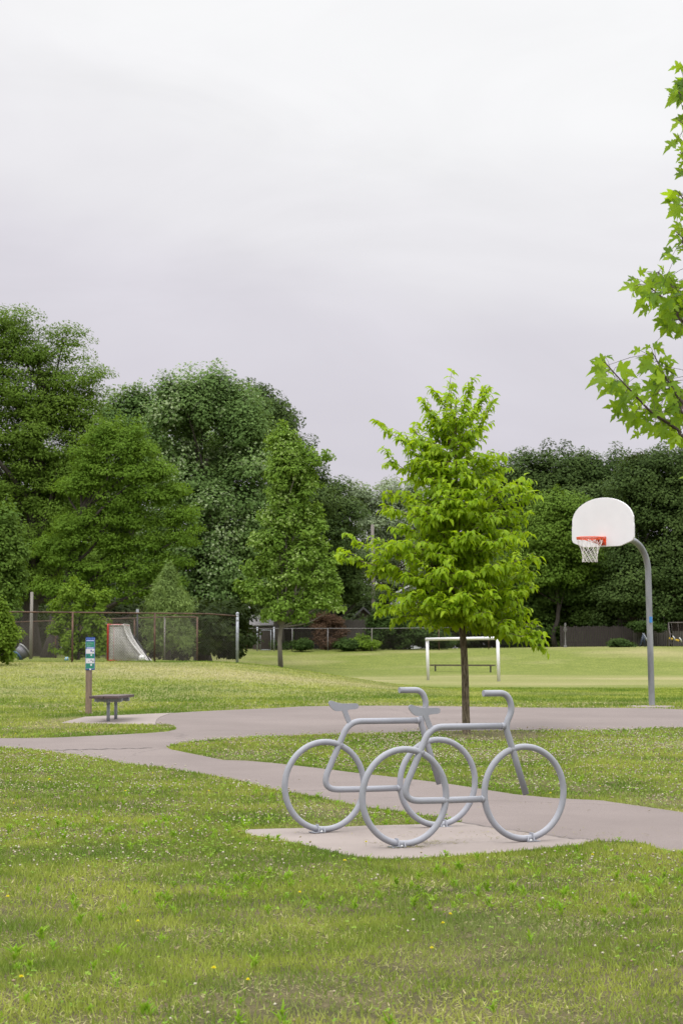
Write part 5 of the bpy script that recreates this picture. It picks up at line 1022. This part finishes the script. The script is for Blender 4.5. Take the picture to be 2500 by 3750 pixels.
    for (tx, ty_), dd, oy in B:
        oy = min(oy + rng.uniform(40, 150), 1640); ty_ -= 55 * (ty_ > 1570) * (600 < tx < 1060)
        tip = q4(tx, ty_, dd); zo = q4(830, oy)[2]; s, r0 = trunk_at(zo); v = tip - s; Lb = np.linalg.norm(v)
        mid = s + v * .5 + np.array([0, 0, rng.uniform(-.03, .12) * Lb]) + rng.normal(0, .03, 3); tip2 = tip + np.array([0, 0, .01]); path = smooth_path([s, mid, tip2], 7)
        rb = min(r0 * .55, .006 + .010 * Lb); mb.tube(path, list(np.linspace(rb, .003, len(path))), 6, caps=False)
        path = np.array(path); leaves(path[int(len(path) * .55):], .032, .125)
        nt_ = int(4 + Lb * 9)
        for k in range(nt_):
            f = rng.uniform(.22, .97); i = int(f * (len(path) - 1)); p = path[i]; dirn = norm((path[min(i + 1, len(path) - 1)] - path[max(i - 1, 0)])[None])[0]
            side = norm(np.cross(dirn, [0, 0, 1])[None])[0] * (1 if k % 2 else -1); l = rng.uniform(.16, .40) * (1.15 - .5 * f)
            q = p + (dirn * rng.uniform(.4, 1) + side * rng.uniform(.4, 1) + np.array([0, 0, rng.uniform(-.35, .65)])) * l; m_ = (p + q) / 2 + np.array([0, 0, .03])
            tw = smooth_path([p, m_, q + np.array([0, 0, -.02])], 3); mb.tube(tw, list(np.linspace(.004, .0015, len(tw))), 4, caps=False); leaves(tw[1:], .034, .118)
    top = np.array(P)[-14:]; leaves(top, .03, .085)
    mb.build('trunk', bark_near(), t); n = len(LP); print('bright tree leaves', n)
    L = np.array(LL); me = leaf_mesh('crown', T_LANCE, np.array(LP), np.array(LA), norm(np.array(LN)), L, L * .45, np.array(LR))
    put('crown', me, leafmat('bright_leaf', (.190, .330, .008), (.385, .540, .022), .48, rough=.5, scale=1.6, spec=.2), t)
bright_tree()

# ================================================================== NEAR MAPLE AT THE RIGHT EDGE
def near_maple():
    rng = np.random.default_rng(93); D0 = 9.25; z8 = lambda x, y, d=0: at(2100 + x / 2.94, 900 + y / 2.94, D0 + d); z7_ = lambda x, y, d=0: at(2100 + x / 2.94, 200 + y / 2.94, D0 + d)
    base = onG(3.15, 9.7); t = thing('maple_tree', 'near maple whose big lobed leaves hang into the view down the right edge', 'tree', tuple(base)); mb = MB()
    T = smooth_path([base + (0, 0, -.1), base + (.02, 0, 1.2), base + (-.03, .02, 2.6), base + (.03, .03, 4.2), base + (0, 0, 5.9)], 6); mb.tube(T, list(np.interp(np.linspace(0, 1, len(T)), [0, .05, .5, 1], [.13, .10, .07, .015])), 14)
    tw = lambda z: np.array(T[int(np.argmin([abs(p[2] - z) for p in T]))])
    LP, LA, LN, LL, LR = [], [], [], [], []
    S_ = lambda z: 2.94 * F / D0
    def limb(pts, r0, r1=.0022):
        P = smooth_path(pts, 6); mb.tube(P, list(np.linspace(r0, r1, len(P))), 7, caps=False); return np.array(P)
    def petiole(a, b): mb.tube([a, (a + b) / 2 + np.array([0, 0, .008]), b], .0011, 4, caps=False)
    twigs = {}
    def twig(nm, img, conv, dz, r0):
        pts = [conv(x, y, dz * (1 - i / (len(img) - 1)) * 1.0) for i, (x, y) in enumerate(img)]; s = tw(pts[-1][2] - .45); twigs[nm] = limb(pts[::-1] and [s, (s + pts[-1]) / 2 + np.array([0, 0, .03])] + pts[::-1], r0)
    twig('A', [(325, 1245), (480, 1420), (640, 1590), (760, 1720), (860, 1815), (980, 1890), (1130, 1990), (1320, 2110)], z8, -.15, .011)
    twig('B', [(850, 1155), (920, 1290), (1000, 1440), (1080, 1560), (1176, 1700), (1320, 1880)], z8, .15, .010)
    twig('C', [(780, 420), (950, 555), (1100, 690), (1300, 880)], z8, -.1, .009)
    twig('D', [(905, 280), (1000, 380), (1100, 490), (1176, 570), (1320, 710)], z8, .2, .009)
    twig('E', [(1120, 1480), (1200, 1580), (1330, 1720)], z7_, 0, .007); twig('E2', [(1090, 1900), (1180, 1980), (1330, 2100)], z7_, .1, .007); twig('F', [(1120, 400), (1210, 500), (1340, 640)], z7_, -.1, .007); twig('G', [(1120, 700), (1210, 780), (1340, 900)], z7_, .1, .007); twig('H', [(1140, 1050), (1220, 1150), (1340, 1280)], z7_, 0, .007); twig('I', [(1120, 120), (1220, 200), (1350, 330)], z7_, .1, .007)
    allp = np.concatenate(list(twigs.values()))
    def leaf(conv, bx, by, tx, ty, tone, L=None, pet=True, dz=None):
        dz = rng.uniform(-.25, .25) if dz is None else dz; b = conv(bx, by, dz); tip = conv(tx, ty, dz + rng.uniform(-.05, .03)); v = tip - b; L_ = float(np.linalg.norm(v))
        v = v + np.array([0, rng.uniform(-.35, .15) * L_, 0]); Lr = max(L_, .055) if L is None else L
        N = np.array([rng.normal(0, .35), -1.0, rng.uniform(.25, 1.0)]); LP.append(b); LA.append(v); LN.append(N); LL.append(Lr); LR.append(tone)
        if pet:
            i = np.argmin(np.linalg.norm(allp - b, axis=1) + .6 * np.maximum(0, b[0] - allp[:, 0]))
            if np.linalg.norm(allp[i] - b) < .25: petiole(allp[i], b)
    for bx, by, tx, ty, tone in [(350, 1290, 110, 1350, .85), (470, 1300, 715, 1420, .5), (350, 1420, 95, 1480, .7), (520, 1520, 295, 1620, .95), (585, 1640, 435, 1725, .25), (575, 1640, 505, 1800, .2), (690, 1740, 530, 1855, .85), (650, 1820, 432, 1900, .35), (620, 1850, 540, 1995, .55), (780, 1880, 620, 1975, .15), (780, 1900, 700, 2035, .2), (870, 1950, 775, 2090, .9), (900, 1960, 855, 2095, .85), (950, 1950, 955, 2115, .25), (1120, 2040, 1000, 2125, .8), (1150, 2070, 1130, 2190, .7),
                                   (330, 1230, 185, 1190, .5), (340, 1200, 430, 1190, .3), (300, 1240, 210, 1270, .9), (710, 1125, 555, 1150, .8), (820, 1090, 700, 1110, .6), (860, 1090, 1020, 1160, .85), (850, 1080, 925, 1060, .3), (850, 1180, 690, 1220, .7), (830, 1250, 640, 1300, .35), (840, 1270, 670, 1365, .3), (975, 1215, 1150, 1255, .5), (975, 1310, 1130, 1390, .15), (970, 1430, 770, 1390, .95), (890, 1450, 835, 1495, .7), (850, 1500, 670, 1580, .3), (1000, 1480, 790, 1590, .75), (520, 1390, 650, 1525, .25), (810, 1640, 660, 1600, .75), (770, 1640, 745, 1710, .65), (850, 1650, 965, 1800, .35), (1050, 1590, 985, 1690, .6), (1040, 1480, 1160, 1560, .3), (1080, 1640, 1000, 1760, .5), (1120, 1740, 1020, 1830, .2), (980, 1890, 860, 1930, .15), (1060, 1860, 1160, 1960, .3), (1100, 1900, 950, 1990, .1), (1140, 1800, 1060, 1900, .2),
                                   (650, 425, 440, 490, .85), (655, 350, 590, 375, .2), (700, 300, 780, 250, .6), (700, 380, 630, 410, .55), (950, 285, 940, 190, .95), (1000, 300, 1120, 340, .7), (830, 500, 605, 715, .75), (820, 550, 825, 625, .7), (870, 580, 905, 610, .7), (1050, 570, 895, 715, .15), (1040, 400, 1155, 450, .3), (900, 400, 820, 470, .5), (880, 330, 790, 290, .4), (1060, 700, 955, 830, .2), (1040, 720, 1005, 900, .15), (960, 770, 825, 935, .7), (1130, 850, 1165, 950, .65), (1140, 920, 1060, 1020, .5), (1100, 640, 1010, 720, .8), (1110, 540, 1020, 610, .7), (1130, 740, 1060, 830, .85), (1160, 660, 1090, 740, .4),
                                   (1000, 470, 880, 480, .6), (760, 440, 720, 500, .75)]: leaf(z8, bx, by, tx, ty, tone)
    for bx, by, tx, ty, tone in [(1150, 130, 1000, 150, .9), (1170, 120, 1090, 185, .9), (1165, 280, 1030, 300, .4), (1170, 340, 1040, 360, .3), (1150, 420, 960, 545, 1.), (1165, 440, 1080, 540, .95), (1175, 670, 1100, 685, .3), (1170, 690, 1015, 810, .9), (1180, 1010, 1120, 1025, .9), (1180, 1080, 1115, 1130, .9), (1185, 1160, 1130, 1210, .5), (1185, 1250, 1100, 1310, .6), (1150, 1490, 1010, 1510, .9), (1110, 1560, 940, 1578, .3), (1150, 1550, 1120, 1600, .2), (1140, 1640, 965, 1765, .9), (1150, 1660, 1110, 1750, .5), (1160, 1840, 1000, 1835, .85), (1150, 1850, 995, 1955, .95), (1165, 1870, 1155, 1990, .9), (1160, 2060, 1080, 2120, .3), (1165, 2090, 1095, 2170, .8), (1060, 2160, 930, 2230, .75), (1090, 2180, 1065, 2270, .15), (1180, 1750, 1130, 1800, .8)]: leaf(z7_, bx, by, tx, ty, tone)
    for nm, P in twigs.items():         # smaller leaves filling in along every twig
        for j in range(44 if nm in 'ABCD' else 6):
            i = rng.integers(int(len(P) * .3), len(P)); b = P[i] + rng.normal(0, .035, 3) + np.array([0, rng.uniform(-.05, .12), -.02]); LP.append(b); petiole(P[i], b)
            LA.append(np.array([rng.normal(-.3, .7), rng.normal(0, .5), -rng.uniform(.2, .9)])); LN.append(np.array([rng.normal(0, .5), -.8, rng.uniform(.2, 1.1)])); LL.append(rng.uniform(.05, .10)); LR.append(rng.random())
    for nm, P in twigs.items():         # and along the stems that run out of the view to the trunk
        for j in range(70):
            i = rng.integers(2, len(P) - 1); p = P[i] + rng.normal(0, .09, 3)
            if 1250 + F * p[0] / p[1] < 2540: continue
            LP.append(p); petiole(P[i], p); LA.append(np.array([rng.normal(), rng.normal(), -.6])); LN.append(np.array([rng.normal(0, .5), rng.normal(0, .6), 1.])); LL.append(rng.uniform(.06, .115)); LR.append(rng.random())
    # the rest of the crown, out past the right edge
    for k in range(70):
        d = rdir(1, rng)[0] * np.array([1.35, 1.45, 1.75]); c = np.array([3.25, 9.75, 3.9]) + d * rng.uniform(.55, 1.0)
        s = tw(c[2] - .5); P = limb([s, (s + c) / 2 + np.array([0, 0, .05]), c], .009)
        for j in range(17):
            p = P[rng.integers(len(P) // 3, len(P))] + rng.normal(0, .07, 3); x = 1250 + F * p[0] / p[1]
            if x < 2545: continue
            LP.append(p); LA.append(np.array([rng.normal(), rng.normal(), -.6])); LN.append(np.array([rng.normal(0, .5), rng.normal(0, .5), 1.])); LL.append(rng.uniform(.07, .12)); LR.append(rng.random())
    L = np.array(LL) * .90; me = leaf_mesh('crown', T_MAPLE, np.array(LP), np.array(LA), norm(np.array(LN)), L, L * .92 * np.random.default_rng(3).uniform(.75, 1.1, len(L)), np.array(LR), None, np.random.default_rng(4).uniform(-.4, 3.0, len(L)))
    o = put('crown', me, leafmat('near_maple_leaf', (.070, .160, .022), (.38, .56, .030), .6, rough=.5, scale=8, spec=.2), t)
    mb.build('trunk', surf('maple_bark', (.085, .060, .050), .85, var=.25, scale=7, bumps=.4, bscale=30, stretch=(4, 4, .7)), t)
near_maple()
